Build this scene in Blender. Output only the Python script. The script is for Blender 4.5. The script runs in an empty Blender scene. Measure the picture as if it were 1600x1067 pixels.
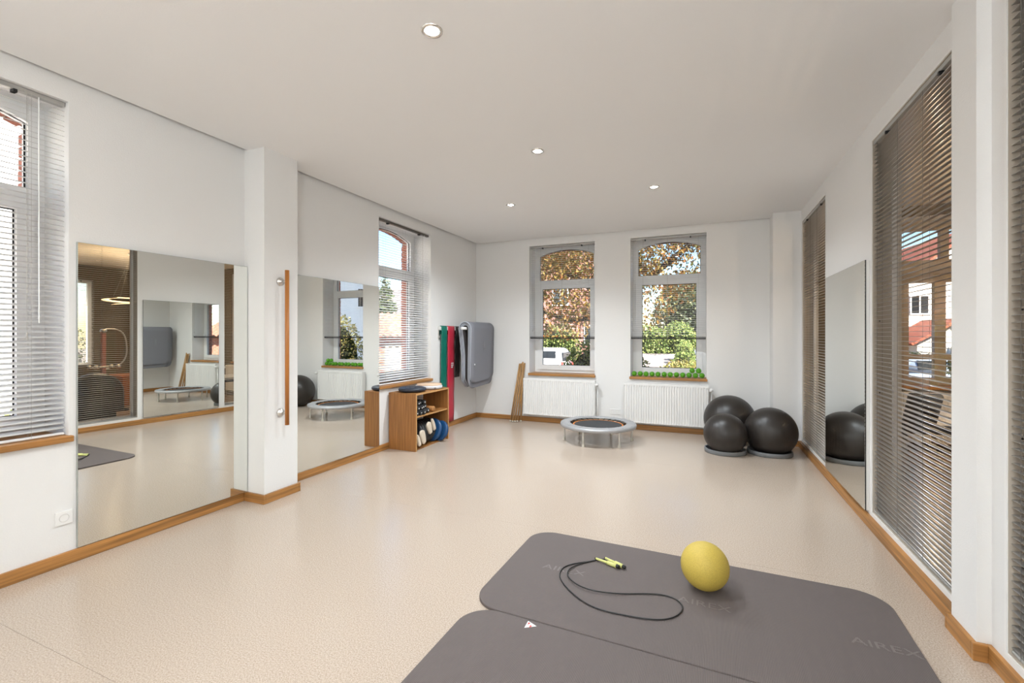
import bpy, bmesh, math, random
from mathutils import Vector, Matrix
random.seed(7)
S = bpy.context.scene
COL = S.collection
R = math.radians
PI = math.pi

# ------------------------------------------------------------------ camera, sky, sun, exposure
CAM_H = 1.35
YAW = math.atan(298 / 709.0)
cd = bpy.data.cameras.new('camera'); cam = bpy.data.objects.new('camera', cd); COL.objects.link(cam)
cam.location = (0, 0, CAM_H); cam.rotation_euler = (PI / 2, 0, YAW)
cd.sensor_width = 36; cd.lens = 709 / 1600 * 36; cd.shift_y = -9.5 / 1600; cd.clip_start = 0.02; cd.clip_end = 400
S.camera = cam
S.view_settings.view_transform = 'Standard'; S.view_settings.look = 'None'
S.view_settings.exposure = 0.08; S.view_settings.gamma = 1.0; S.view_settings.use_curve_mapping = False

W = bpy.data.worlds.new('sky'); S.world = W; W.use_nodes = True
wn = W.node_tree.nodes; wl = W.node_tree.links
sky = wn.new('ShaderNodeTexSky'); sky.sky_type = 'NISHITA'; sky.sun_disc = False
sky.sun_elevation = R(42); sky.sun_rotation = R(140); sky.air_density = 1.0; sky.dust_density = 0.6
wn['Background'].inputs['Strength'].default_value = 0.43
hs = wn.new('ShaderNodeHueSaturation'); hs.inputs['Saturation'].default_value = 1.3
wl.new(sky.outputs['Color'], hs.inputs['Color']); wl.new(hs.outputs['Color'], wn['Background'].inputs['Color'])

sd = bpy.data.lights.new('sun', 'SUN'); sun = bpy.data.objects.new('sun', sd); COL.objects.link(sun)
sd.energy = 24.0; sd.angle = R(1.0); sd.color = (1.0, 0.94, 0.85)
sun.rotation_euler = Vector((-0.62, 0.45, -0.68)).to_track_quat('-Z', 'Y').to_euler()
sun.location = (6, -8, 12)

SPOT_W = 112.0          # each recessed downlight
SPOT_COL = (0.865, 0.945, 1.0)
NEIGHBOUR_W = 16.0      # warm downlights of the room next door
FILL_LAMP_W = 100.0  # power of the lamps added behind the camera as fill

# ------------------------------------------------------------------ materials
MATS = {}
def mat(name, col, rough=0.6, metal=0.0, spec=0.5, noise=None, bump=None, island=None, coat=0.0, trans=0.0):
    """noise=(scale(vec or float), amount) darkens/lightens the colour; bump=(scale, strength, distance)"""
    m = bpy.data.materials.new(name); m.use_nodes = True
    n = m.node_tree.nodes; l = m.node_tree.links; b = n['Principled BSDF']
    b.inputs['Base Color'].default_value = (*col, 1); b.inputs['Roughness'].default_value = rough
    b.inputs['Metallic'].default_value = metal; b.inputs['Specular IOR Level'].default_value = spec
    if coat: b.inputs['Coat Weight'].default_value = coat; b.inputs['Coat Roughness'].default_value = 0.1
    tc = n.new('ShaderNodeTexCoord')
    def coords(scale):
        mp = n.new('ShaderNodeMapping'); l.new(tc.outputs['Object'], mp.inputs['Vector'])
        sc = scale if isinstance(scale, (tuple, list)) else (scale,) * 3
        mp.inputs['Scale'].default_value = sc; return mp.outputs['Vector']
    if noise:
        t = n.new('ShaderNodeTexNoise'); t.inputs['Scale'].default_value = 1.0; t.inputs['Detail'].default_value = 4
        l.new(coords(noise[0]), t.inputs['Vector'])
        cr = n.new('ShaderNodeValToRGB'); a = noise[1]
        cr.color_ramp.elements[0].position = 0.3; cr.color_ramp.elements[1].position = 0.7
        cr.color_ramp.elements[0].color = (*[c * (1 - a) for c in col], 1)
        cr.color_ramp.elements[1].color = (*[min(1, c * (1 + a)) for c in col], 1)
        l.new(t.outputs['Fac'], cr.inputs['Fac']); l.new(cr.outputs['Color'], b.inputs['Base Color'])
    if island:
        g = n.new('ShaderNodeNewGeometry'); cr = n.new('ShaderNodeValToRGB')
        e = cr.color_ramp.elements
        for i, c in enumerate(island):
            p = i / max(1, len(island) - 1)
            el = e[i] if i < 2 else e.new(p)
            el.position = p; el.color = (*c, 1)
        l.new(g.outputs['Random Per Island'], cr.inputs['Fac']); l.new(cr.outputs['Color'], b.inputs['Base Color'])
        if trans:
            tr = n.new('ShaderNodeBsdfTranslucent'); l.new(cr.outputs['Color'], tr.inputs['Color'])
            mx = n.new('ShaderNodeMixShader'); mx.inputs['Fac'].default_value = trans
            l.new(b.outputs['BSDF'], mx.inputs[1]); l.new(tr.outputs['BSDF'], mx.inputs[2])
            l.new(mx.outputs['Shader'], n['Material Output'].inputs['Surface'])
    if bump:
        t = n.new('ShaderNodeTexNoise'); t.inputs['Scale'].default_value = 1.0; t.inputs['Detail'].default_value = 3
        l.new(coords(bump[0]), t.inputs['Vector'])
        bp = n.new('ShaderNodeBump'); bp.inputs['Strength'].default_value = bump[1]; bp.inputs['Distance'].default_value = bump[2]
        l.new(t.outputs['Fac'], bp.inputs['Height']); l.new(bp.outputs['Normal'], b.inputs['Normal'])
    MATS[name] = m
    return m
def emit(name, col, strength):
    m = bpy.data.materials.new(name); m.use_nodes = True
    b = m.node_tree.nodes['Principled BSDF']
    b.inputs['Base Color'].default_value = (*col, 1); b.inputs['Emission Color'].default_value = (*col, 1)
    b.inputs['Emission Strength'].default_value = strength
    return m
def glassmat(name, tint=(1, 1, 1), refl=1.0):
    m = bpy.data.materials.new(name); m.use_nodes = True
    n = m.node_tree.nodes; l = m.node_tree.links; n.remove(n['Principled BSDF'])
    t = n.new('ShaderNodeBsdfTransparent'); t.inputs['Color'].default_value = (*tint, 1)
    g = n.new('ShaderNodeBsdfGlossy'); g.inputs['Roughness'].default_value = 0.0
    f = n.new('ShaderNodeLayerWeight'); f.inputs['Blend'].default_value = 0.5
    pw = n.new('ShaderNodeMath'); pw.operation = 'POWER'; pw.inputs[1].default_value = 4.0; l.new(f.outputs['Facing'], pw.inputs[0])
    k = n.new('ShaderNodeMath'); k.operation = 'MULTIPLY_ADD'; k.inputs[1].default_value = 0.5 * refl; k.inputs[2].default_value = 0.025 * refl
    mx = n.new('ShaderNodeMixShader')
    l.new(pw.outputs[0], k.inputs[0]); l.new(k.outputs[0], mx.inputs['Fac'])
    l.new(t.outputs['BSDF'], mx.inputs[1]); l.new(g.outputs['BSDF'], mx.inputs[2])
    l.new(mx.outputs['Shader'], n['Material Output'].inputs['Surface'])
    return m

M_wall = mat('white_roughcast', (0.81, 0.80, 0.785), 0.85, spec=0.25, bump=(160, 0.35, 0.003))
M_ceil = mat('white_ceiling', (0.88, 0.87, 0.865), 0.9, spec=0.2, bump=(140, 0.2, 0.002))
M_trim = mat('white_paint', (0.83, 0.82, 0.80), 0.45)
M_pvc = mat('white_plastic', (0.84, 0.84, 0.835), 0.3)
M_gasket = mat('black_gasket', (0.012, 0.012, 0.013), 0.6)
M_oak = mat('oak_lengthwise', (0.385, 0.178, 0.050), 0.42, noise=((1.6, 1.6, 60), 0.4), bump=((3, 3, 120), 0.15, 0.001))
M_oakv = mat('oak_upright', (0.34, 0.145, 0.040), 0.45, noise=((70, 70, 2.5), 0.3), bump=((120, 120, 4), 0.1, 0.001))
M_oakedge = mat('oak_light_edge', (0.55, 0.30, 0.11), 0.45, noise=((40, 40, 40), 0.15))
M_bar = mat('oiled_beech', (0.46, 0.17, 0.035), 0.4, noise=((60, 60, 3), 0.2))
M_stick = mat('ash_stick', (0.42, 0.23, 0.085), 0.45, noise=((60, 60, 3), 0.25))
M_steel = mat('brushed_steel', (0.62, 0.60, 0.57), 0.28, 1.0)
M_chrome = mat('polished_chrome', (0.8, 0.78, 0.75), 0.12, 1.0)
M_mirror = mat('mirror_silver', (0.87, 0.885, 0.855), 0.0, 1.0)
M_medge = mat('mirror_edge', (0.45, 0.47, 0.45), 0.35, 0.6)
M_black = mat('black_plastic', (0.012, 0.012, 0.013), 0.45)
M_slatw = mat('white_slat', (0.88, 0.875, 0.86), 0.4)
M_slatg = mat('taupe_slat', (0.60, 0.585, 0.57), 0.32, 0.7)
M_railg = mat('grey_rail', (0.42, 0.41, 0.39), 0.4, 0.3)
M_cord = mat('blind_cord', (0.5, 0.48, 0.45), 0.8)
M_cordd = mat('dark_cord', (0.16, 0.15, 0.14), 0.8)
M_glass = glassmat('window_glass')
M_glass2 = glassmat('tinted_glass', (0.92, 0.89, 0.85), 0.7)
M_rad = mat('radiator_white', (0.83, 0.82, 0.80), 0.35)
M_matg = None
M_foamgrey = mat('grey_foam_side', (0.20, 0.19, 0.20), 0.8)
M_yellow = mat('yellow_ball', (0.56, 0.415, 0.075), 0.6, bump=(260, 0.25, 0.002), noise=(180, 0.1))
M_rope = mat('black_rope', (0.012, 0.012, 0.012), 0.4)
M_lime = mat('lime_handle', (0.70, 0.70, 0.25), 0.45)
M_silverpad = mat('silver_vinyl', (0.42, 0.42, 0.43), 0.38, 0.35, bump=(45, 0.25, 0.004))
M_tmat = mat('trampoline_weave', (0.02, 0.023, 0.028), 0.55)
M_orange = mat('orange_webbing', (0.75, 0.25, 0.04), 0.6)
M_leg = mat('galvanised_leg', (0.62, 0.60, 0.56), 0.35, 0.7)
M_foot = mat('cream_foot', (0.62, 0.58, 0.50), 0.6)
M_ball = None
M_dish = mat('grey_dish', (0.17, 0.175, 0.18), 0.6)
M_green = mat('green_ball', (0.10, 0.36, 0.012), 0.5, noise=(40, 0.15), bump=(120, 0.4, 0.002))
M_teal = mat('green_band', (0.003, 0.16, 0.115), 0.4)
M_red = mat('red_band', (0.56, 0.03, 0.06), 0.38)
M_bluegrey = mat('bluegrey_mat', (0.21, 0.21, 0.235), 0.75, bump=(300, 0.2, 0.001))
M_bluepale = mat('embossed_bluegrey', (0.27, 0.275, 0.30), 0.75)
M_bluelight = mat('bluegrey_mat_side', (0.40, 0.42, 0.47), 0.7)
M_darkmat = mat('dark_mat', (0.03, 0.024, 0.022), 0.7)
M_navy = mat('navy_pad', (0.02, 0.025, 0.04), 0.45)
M_blueball = mat('blue_pad', (0.008, 0.06, 0.17), 0.4)
M_cream = mat('cream_foam', (0.72, 0.62, 0.50), 0.8)
M_ply = mat('pale_plywood', (0.72, 0.50, 0.34), 0.5)
M_corkroll = mat('wooden_roller', (0.45, 0.20, 0.06), 0.5)
M_white = mat('white_print', (0.85, 0.85, 0.85), 0.6)
M_redprint = mat('red_print', (0.7, 0.04, 0.03), 0.6)
M_decal = mat('dark_window_film', (0.05, 0.05, 0.055), 0.6)
M_bulb = emit('lit_bulb', (1.0, 0.95, 0.86), 45)
M_ring = emit('lit_ribbon', (1.0, 0.78, 0.45), 2.2)

def floor_material():
    m = mat('speckled_linoleum', (0.56, 0.43, 0.33), 0.36, spec=0.5)
    n = m.node_tree.nodes; l = m.node_tree.links; b = n['Principled BSDF']
    tc = [x for x in n if x.type == 'TEX_COORD'][0]
    t = n.new('ShaderNodeTexNoise'); t.inputs['Scale'].default_value = 170; t.inputs['Detail'].default_value = 2; t.inputs['Roughness'].default_value = 0.7
    l.new(tc.outputs['Object'], t.inputs['Vector'])
    cr = n.new('ShaderNodeValToRGB'); e = cr.color_ramp.elements
    e[0].position = 0.30; e[0].color = (0.365, 0.28, 0.215, 1); e[1].position = 0.72; e[1].color = (0.65, 0.55, 0.462, 1)
    x = e.new(0.5); x.color = (0.515, 0.42, 0.34, 1)
    l.new(t.outputs['Fac'], cr.inputs['Fac']); l.new(cr.outputs['Color'], b.inputs['Base Color'])
    t2 = n.new('ShaderNodeTexNoise'); t2.inputs['Scale'].default_value = 3.0; l.new(tc.outputs['Object'], t2.inputs['Vector'])
    mr = n.new('ShaderNodeMapRange'); mr.inputs['To Min'].default_value = 0.17; mr.inputs['To Max'].default_value = 0.25
    l.new(t2.outputs['Fac'], mr.inputs['Value']); l.new(mr.outputs['Result'], b.inputs['Roughness'])
    return m
M_floor = floor_material()

def ribbed(name, col, scale, rough=0.7):
    m = mat(name, col, rough, spec=0.35)
    n = m.node_tree.nodes; l = m.node_tree.links; b = n['Principled BSDF']
    tc = [x for x in n if x.type == 'TEX_COORD'][0]
    w = n.new('ShaderNodeTexWave'); w.wave_type = 'BANDS'; w.bands_direction = 'X'; w.inputs['Scale'].default_value = scale
    l.new(tc.outputs['Object'], w.inputs['Vector'])
    cr = n.new('ShaderNodeValToRGB'); e = cr.color_ramp.elements
    e[0].color = (*[c * 0.72 for c in col], 1); e[1].color = (*[c * 1.22 for c in col], 1)
    l.new(w.outputs['Fac'], cr.inputs['Fac']); l.new(cr.outputs['Color'], b.inputs['Base Color'])
    bp = n.new('ShaderNodeBump'); bp.inputs['Strength'].default_value = 0.35; bp.inputs['Distance'].default_value = 0.003
    l.new(w.outputs['Fac'], bp.inputs['Height']); l.new(bp.outputs['Normal'], b.inputs['Normal'])
    return m
M_matg = ribbed('ribbed_grey_foam', (0.145, 0.120, 0.113), 52)
def ball_mat():
    m = mat('dark_rubber_ball', (0.027, 0.022, 0.019), 0.38, spec=0.5)
    n = m.node_tree.nodes; l = m.node_tree.links; b = n['Principled BSDF']
    tc = [x for x in n if x.type == 'TEX_COORD'][0]
    w = n.new('ShaderNodeTexWave'); w.wave_type = 'RINGS'; w.rings_direction = 'X'; w.inputs['Scale'].default_value = 22; w.inputs['Distortion'].default_value = 0.4
    l.new(tc.outputs['Object'], w.inputs['Vector'])
    bp = n.new('ShaderNodeBump'); bp.inputs['Strength'].default_value = 0.12; bp.inputs['Distance'].default_value = 0.004
    l.new(w.outputs['Fac'], bp.inputs['Height']); l.new(bp.outputs['Normal'], b.inputs['Normal'])
    return m
M_ball = ball_mat()

# ------------------------------------------------------------------ mesh helpers
def link(name, me, m=None, parent=None, loc=None, rotz=None):
    o = bpy.data.objects.new(name, me); COL.objects.link(o)
    if m is not None and me is not None and not me.materials: me.materials.append(m)
    if parent is not None: o.parent = parent
    if loc is not None: o.location = loc
    if rotz is not None: o.rotation_euler = (0, 0, rotz)
    return o
def bm_obj(name, bm, m, parent=None, smooth=False, **kw):
    me = bpy.data.meshes.new(name)
    if smooth:
        for f in bm.faces: f.smooth = True
    bm.normal_update(); bm.to_mesh(me); bm.free()
    return link(name, me, m, parent, **kw)
def box(bm, x0, x1, y0, y1, z0, z1, bevel=0.0, seg=2):
    r = bmesh.ops.create_cube(bm, size=1)
    vs = r['verts']
    for v in vs:
        v.co = Vector((x0 + (v.co.x + 0.5) * (x1 - x0), y0 + (v.co.y + 0.5) * (y1 - y0), z0 + (v.co.z + 0.5) * (z1 - z0)))
    if bevel:
        es = list({e for v in vs for e in v.link_edges})
        bmesh.ops.bevel(bm, geom=es, offset=bevel, segments=seg, affect='EDGES', profile=0.5)
    return vs
def bx(name, dims, m, parent=None, bevel=0.0, seg=2, **kw):
    bm = bmesh.new(); box(bm, *dims, bevel=bevel, seg=seg)
    return bm_obj(name, bm, m, parent, **kw)
def tube(bm, p0, p1, r0, r1=None, seg=12, caps=True):
    p0 = Vector(p0); p1 = Vector(p1); r1 = r0 if r1 is None else r1
    d = p1 - p0; L = d.length
    mtx = Matrix.Translation((p0 + p1) / 2) @ d.to_track_quat('Z', 'Y').to_matrix().to_4x4()
    bmesh.ops.create_cone(bm, cap_ends=caps, segments=seg, radius1=r0, radius2=r1, depth=L, matrix=mtx)
def lathe(bm, prof, seg=32, mtx=None):
    """prof: list of (r, z) bottom to top"""
    rings = []
    for r, z in prof:
        if r < 1e-5:
            rings.append([bm.verts.new((0, 0, z))])
        else:
            rings.append([bm.verts.new((r * math.cos(2 * PI * i / seg), r * math.sin(2 * PI * i / seg), z)) for i in range(seg)])
    for a, b in zip(rings[:-1], rings[1:]):
        for i in range(seg):
            j = (i + 1) % seg
            if len(a) == 1 and len(b) == 1: continue
            if len(a) == 1: bm.faces.new((a[0], b[j], b[i]))
            elif len(b) == 1: bm.faces.new((a[i], a[j], b[0]))
            else: bm.faces.new((a[i], a[j], b[j], b[i]))
    if mtx is not None:
        vs = [v for ring in rings for v in ring]
        bmesh.ops.transform(bm, matrix=mtx, verts=vs)
def sweep(name, pts, r, m, parent=None, res=3, cyclic=False):
    cu = bpy.data.curves.new(name, 'CURVE'); cu.dimensions = '3D'; cu.bevel_depth = r; cu.bevel_resolution = res; cu.use_fill_caps = True
    sp = cu.splines.new('NURBS'); sp.points.add(len(pts) - 1)
    for p, q in zip(sp.points, pts): p.co = (*q, 1)
    sp.use_endpoint_u = True; sp.order_u = 4; sp.use_cyclic_u = cyclic; sp.resolution_u = 6
    return curve_mesh(name, cu, m, parent, True)
def curve_mesh(name, cu, m, parent=None, smooth=False):
    t = bpy.data.objects.new('tmp', cu); COL.objects.link(t)
    dg = bpy.context.evaluated_depsgraph_get()
    me = bpy.data.meshes.new_from_object(t.evaluated_get(dg)); me.name = name
    bpy.data.objects.remove(t); bpy.data.curves.remove(cu)
    me.materials.clear()
    if smooth:
        for p in me.polygons: p.use_smooth = True
    return link(name, me, m, parent)
def plate(name, loops, depth, m, parent=None, bevel=0.0):
    """2-D outline with holes in the local x/z plane, extruded along +y by depth"""
    cu = bpy.data.curves.new(name, 'CURVE'); cu.dimensions = '2D'; cu.fill_mode = 'BOTH'
    cu.extrude = depth / 2 - bevel; cu.bevel_depth = bevel; cu.bevel_resolution = 0; cu.offset = -bevel
    for lp in loops:
        sp = cu.splines.new('POLY'); sp.points.add(len(lp) - 1); sp.use_cyclic_u = True
        for p, q in zip(sp.points, lp): p.co = (q[0], q[1], 0, 1)
    o = curve_mesh(name, cu, m, parent)
    o.data.transform(Matrix.Rotation(PI / 2, 4, 'X')); o.data.transform(Matrix.Translation((0, depth / 2, 0)))
    return o
def textobj(name, s, size, depth, m, parent=None, align='CENTER', shear=0.0):
    cu = bpy.data.curves.new(name, 'FONT'); cu.body = s; cu.size = size; cu.extrude = depth; cu.align_x = align; cu.align_y = 'CENTER'; cu.shear = shear
    cu.resolution_u = 3
    return curve_mesh(name, cu, m, parent)
def empty(name, loc=(0, 0, 0), rotz=0.0):
    o = bpy.data.objects.new(name, None); COL.objects.link(o); o.location = loc; o.rotation_euler = (0, 0, rotz); o.empty_display_size = 0.1
    return o
def tag(o, label, cat, group=None, kind=None):
    o['label'] = label; o['category'] = cat
    if group: o['group'] = group
    if kind: o['kind'] = kind
    return o
def struct(o): o['kind'] = 'structure'; return o
def children(o): return [c for c in COL.objects if c.parent == o]
def copy_tree(o, loc=None, rotz=None, parent=None, table=None):
    if table is None:
        table = {}
        for c in COL.objects:
            if c.parent: table.setdefault(c.parent.name, []).append(c)
    c = o.copy(); COL.objects.link(c)
    if parent is not None: c.parent = parent
    if loc is not None: c.location = loc
    if rotz is not None: c.rotation_euler = (0, 0, rotz)
    for ch in table.get(o.name, []): copy_tree(ch, parent=c, table=table)
    return c
def grid_wall(name, axis, pos, thick, u0, u1, z0, z1, holes, m, parent=None):
    """wall slab with rectangular holes; axis 'x': plane of constant x, u is y; axis 'y': plane of constant y, u is x"""
    us = sorted({u0, u1, *[h[0] for h in holes], *[h[1] for h in holes]}); zs = sorted({z0, z1, *[h[2] for h in holes], *[h[3] for h in holes]})
    nu, nz = len(us) - 1, len(zs) - 1
    def solid(i, j):
        if i < 0 or j < 0 or i >= nu or j >= nz: return False
        cu, cz = (us[i] + us[i + 1]) / 2, (zs[j] + zs[j + 1]) / 2
        return not any(h[0] < cu < h[1] and h[2] < cz < h[3] for h in holes)
    bm = bmesh.new(); cache = {}
    def V(i, j, k):
        key = (i, j, k)
        if key not in cache:
            w = pos + (thick if k else 0)
            cache[key] = bm.verts.new((w, us[i], zs[j]) if axis == 'x' else (us[i], w, zs[j]))
        return cache[key]
    for i in range(nu):
        for j in range(nz):
            if not solid(i, j): continue
            for k in (0, 1): bm.faces.new((V(i, j, k), V(i + 1, j, k), V(i + 1, j + 1, k), V(i, j + 1, k)))
            if not solid(i - 1, j): bm.faces.new((V(i, j, 0), V(i, j, 1), V(i, j + 1, 1), V(i, j + 1, 0)))
            if not solid(i + 1, j): bm.faces.new((V(i + 1, j, 0), V(i + 1, j, 1), V(i + 1, j + 1, 1), V(i + 1, j + 1, 0)))
            if not solid(i, j - 1): bm.faces.new((V(i, j, 0), V(i, j, 1), V(i + 1, j, 1), V(i + 1, j, 0)))
            if not solid(i, j + 1): bm.faces.new((V(i, j + 1, 0), V(i, j + 1, 1), V(i + 1, j + 1, 1), V(i + 1, j + 1, 0)))
    bmesh.ops.recalc_face_normals(bm, faces=bm.faces)
    return bm_obj(name, bm, m, parent)

# ------------------------------------------------------------------ room dimensions
XL, XR, YB, YF = -3.465, 1.10, 6.71, -2.3
ZC, ZT = 2.862, 3.02
JAMB = 0.275
ZS, ZH = 0.755, 2.735         # window opening sill / head
LW = [(0.373, 1.462), (4.256, 5.345), (-1.75, -0.66)]
BW = [(-2.524, -1.484), (-0.964, 0.046)]
RW = [(5.235, 6.350), (2.715, 3.925), (1.27, 2.388)]
RZ0, RZ1 = 0.108, 2.715
NX1 = 5.5                      # neighbour room far wall
NW = (2.14, 3.16)
NSIDE = (4.12, 5.18)

# ------------------------------------------------------------------ floor, ceiling, walls
fl = struct(bx('floor', (XL - 0.4, NX1 + 0.3, YF - 0.2, YB + 0.4, -0.14, -0.004), mat('dark_screed', (0.12, 0.09, 0.07), 0.9)))
for a, b in ((YF, -0.96), (-0.96, 1.03), (1.03, 3.01), (3.01, 5.0), (5.0, YB)):
    bx('floor_sheet', (XL, XR + 0.05, a + 0.0006, b - 0.0006, -0.004, 0.0), M_floor, fl)
M_floorn = mat('neighbour_wood_floor', (0.30, 0.19, 0.12), 0.45, noise=((3, 30, 3), 0.25))
bx('floor_sheet', (XR + 0.15, NX1, 0.0, YB, -0.004, 0.0), M_floorn, fl)

cl = struct(bx('ceiling', (XL + 0.035, XR, YF, YB - 0.03, ZC, ZC + 0.03), M_ceil))
struct(bx('trim_1', (XL, XL + 0.035, 2.58, 2.91, ZC, ZC + 0.03), M_ceil))            # ceiling meets pillar
struct(bx('trim_2', (0.80, XR, YB - 0.03, YB, ZC, ZC + 0.03), M_ceil))
rf = struct(bx('trim_3', (XL - 0.75, NX1 + 0.5, YF - 0.5, YB + 0.75, ZT, ZT + 0.45), mat('roof_deck', (0.25, 0.2, 0.17), 0.8)))

holesL = [(a, b, ZS, ZH) for a, b in LW]
wL = struct(grid_wall('wall_left', 'x', XL, -0.335, YF, YB + 0.33, -0.0, ZT, holesL, M_wall))
holesB = [(a, b, ZS, ZH + 0.018) for a, b in BW] + [(NW[0], NW[1], ZS, ZH)]
wB = struct(grid_wall('wall_back', 'y', YB, 0.335, XL, NX1, 0.0, ZT, holesB, M_wall))
holesR = [(a, b, RZ0, RZ1) for a, b in RW]
wR = struct(grid_wall('wall_right', 'x', XR, 0.16, YF, YB, 0.0, ZT, holesR, M_wall))
wF = struct(grid_wall('wall_front', 'y', YF, -0.3, XL, XR, 0.0, ZT, [], M_wall))
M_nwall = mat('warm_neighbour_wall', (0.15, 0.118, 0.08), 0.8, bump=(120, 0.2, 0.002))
nwF = struct(bx('wall_neighbour_front', (XR + 0.16, NX1 + 0.2, -0.2, 0.0, 0, ZT), M_nwall))
nwR = struct(grid_wall('wall_neighbour_right', 'x', NX1, 0.3, 0.0, YB, 0.0, ZT, [(NSIDE[0], NSIDE[1], 0.7, 2.55)], M_nwall))
nwB = struct(grid_wall('wall_neighbour_back', 'y', YB - 0.012, 0.012, XR + 0.16, NX1, 0.0, ZT, [(NW[0], NW[1], ZS, ZH)], M_nwall))
nC = struct(bx('ceiling_neighbour', (XR + 0.16, NX1, 0.0, YB - 0.012, ZC, ZC + 0.03), mat('cream_ceiling', (0.80, 0.72, 0.60), 0.85)))

pil = struct(bx('wall_left_pillar', (XL, -3.24, 2.583, 2.907, 0, ZC), M_wall))
pb = struct(bx('wall_back_pillar', (0.80, XR, 6.425, YB, 0, ZC), M_wall))
pr_ = struct(bx('wall_right_pillar', (1.052, XR, 2.495, 2.700, 0, ZC), M_wall))

# baseboards: each length a board of its own
BB = 0.074; BT = 0.018
bl = struct(empty('baseboard_left')); bb = struct(empty('baseboard_back')); br = struct(empty('baseboard_right'))
def board(p, x0, x1, y0, y1): return bx('board', (x0, x1, y0, y1, 0.0005, BB), M_oak, p, bevel=0.002, seg=1)
board(bl, XL, XL + BT, YF, 2.563)
board(bl, XL, -3.24 + BT, 2.565, 2.583); board(bl, -3.24, -3.24 + BT, 2.584, 2.907); board(bl, XL, -3.24 + BT, 2.908, 2.925)
board(bl, XL, XL + BT, 2.927, 6.69)
board(bb, XL, -0.72, YB - BT, YB); board(bb, -0.719, 0.782, YB - BT, YB)
board(bb, 0.782, 0.80, 6.425, YB); board(bb, 0.782, 1.07, 6.407, 6.425)
board(br, 1.07, XR, 2.719, 6.425)
board(br, 1.034, XR, 2.701, 2.718); board(br, 1.034, 1.052, 2.495, 2.7005); board(br, 1.034, XR - BT, 2.477, 2.4945)
board(br, XR - BT, XR, YF, 2.4945)

# ------------------------------------------------------------------ windows
def arch(u0, u1, zs, rise, n=14, rev=False):
    w = (u1 - u0) / 2; r = (w * w + rise * rise) / (2 * rise); cx = (u0 + u1) / 2; cz = zs + rise - r
    a0 = math.asin(w / r)
    pts = [(cx + r * math.sin(-a0 + 2 * a0 * i / n), cz + r * math.cos(-a0 + 2 * a0 * i / n)) for i in range(n + 1)]
    return pts
def upper_loop(u0, u1, zb, zs, rise):
    return [(u1, zb), (u0, zb)] + arch(u0, u1, zs, rise)
def rect(u0, u1, z0, z1): return [(u0, z0), (u1, z0), (u1, z1), (u0, z1)]
def make_window(name, w, frame_m=M_pvc, mullion=False, sill=True, zh=ZH):
    t = struct(empty(name)); h = w / 2
    D = JAMB
    g = 0.075; gl = 0.13
    ub, us_, ap = 2.235, 2.63, 0.085
    if not mullion:
        o = plate('frame', [rect(-h, h, ZS, zh), upper_loop(-h + g, h - g, ub, us_, ap), rect(-h + 0.06, h - 0.06, ZS + 0.055, 2.155)], 0.07, frame_m, t)
        o.location = (0, D, 0)
        s = plate('sash', [rect(-h + 0.05, h - 0.05, ZS + 0.045, 2.165), rect(-h + gl, h - gl, 0.875, 2.095)], 0.055, frame_m, t); s.location = (0, D - 0.018, 0)
        gk = plate('gasket', [rect(-h + gl - 0.003, h - gl + 0.003, 0.872, 2.098), rect(-h + gl + 0.006, h - gl - 0.006, 0.881, 2.089)], 0.008, M_gasket, t); gk.location = (0, D + 0.012, 0)
        gk = plate('gasket', [upper_loop(-h + g - 0.003, h - g + 0.003, ub - 0.003, us_, ap + 0.003), upper_loop(-h + g + 0.007, h - g - 0.007, ub + 0.007, us_, ap - 0.008)], 0.008, M_gasket, t); gk.location = (0, D + 0.03, 0)
        p = plate('pane', [rect(-h + gl - 0.002, h - gl + 0.002, 0.873, 2.097)], 0.004, M_glass, t); p.location = (0, D + 0.02, 0)
        p = plate('pane', [upper_loop(-h + g - 0.002, h - g + 0.002, ub - 0.002, us_, ap + 0.002)], 0.004, M_glass, t); p.location = (0, D + 0.038, 0)
        bm = bmesh.new(); box(bm, -h + 0.075, -h + 0.10, D - 0.035, D - 0.018, 1.36, 1.43, 0.003, 1); box(bm, -h + 0.078, -h + 0.097, D - 0.058, D - 0.034, 1.27, 1.40, 0.004, 1)
        bm_obj('handle', bm, frame_m, t)
    else:
        mu = 0.0
        lo = [rect(-h, h, ZS, zh)]
        lo += [rect(-h + .1, -.03, 2.26, 2.62), rect(.05, h - .1, 2.26, 2.62)]
        lo += [rect(-h + .18, -.085, 1.12, 1.99), rect(.02, h - .12, 1.12, 1.99)]
        lo += [rect(-h + .18, -.085, 0.84, 1.06), rect(.02, h - .12, 0.84, 1.06)]
        o = plate('frame', lo, 0.08, frame_m, t); o.location = (0, D, 0)
        for lp in lo[1:]:
            p = plate('pane', [[(u * 1.0, z) for u, z in lp]], 0.004, M_glass, t); p.location = (0, D + 0.04, 0)
    if sill:
        bx('sill', (-h - 0.012, h + 0.012, -0.032, D + 0.01, ZS - 0.032, ZS + 0.003), M_oak, t, bevel=0.003, seg=1)
    return t
def place(o, loc, rotz): o.location = loc; o.rotation_euler = (0, 0, rotz)
wins = []
w1 = make_window('window_1', LW[0][1] - LW[0][0]); place(w1, (XL, sum(LW[0]) / 2, 0), PI / 2)
w2 = copy_tree(w1, (XL, sum(LW[1]) / 2, 0), PI / 2); w2.name = 'window_2'
w3 = copy_tree(w1, (XL, sum(LW[2]) / 2, 0), PI / 2); w3.name = 'window_3'  # unseen window behind the camera, added to let in daylight
w4 = make_window('window_4', BW[0][1] - BW[0][0], zh=ZH + 0.018); place(w4, (sum(BW[0]) / 2, YB, 0), 0)
w5 = make_window('window_5', BW[1][1] - BW[1][0], zh=ZH + 0.018); place(w5, (sum(BW[1]) / 2, YB, 0), 0)
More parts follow.
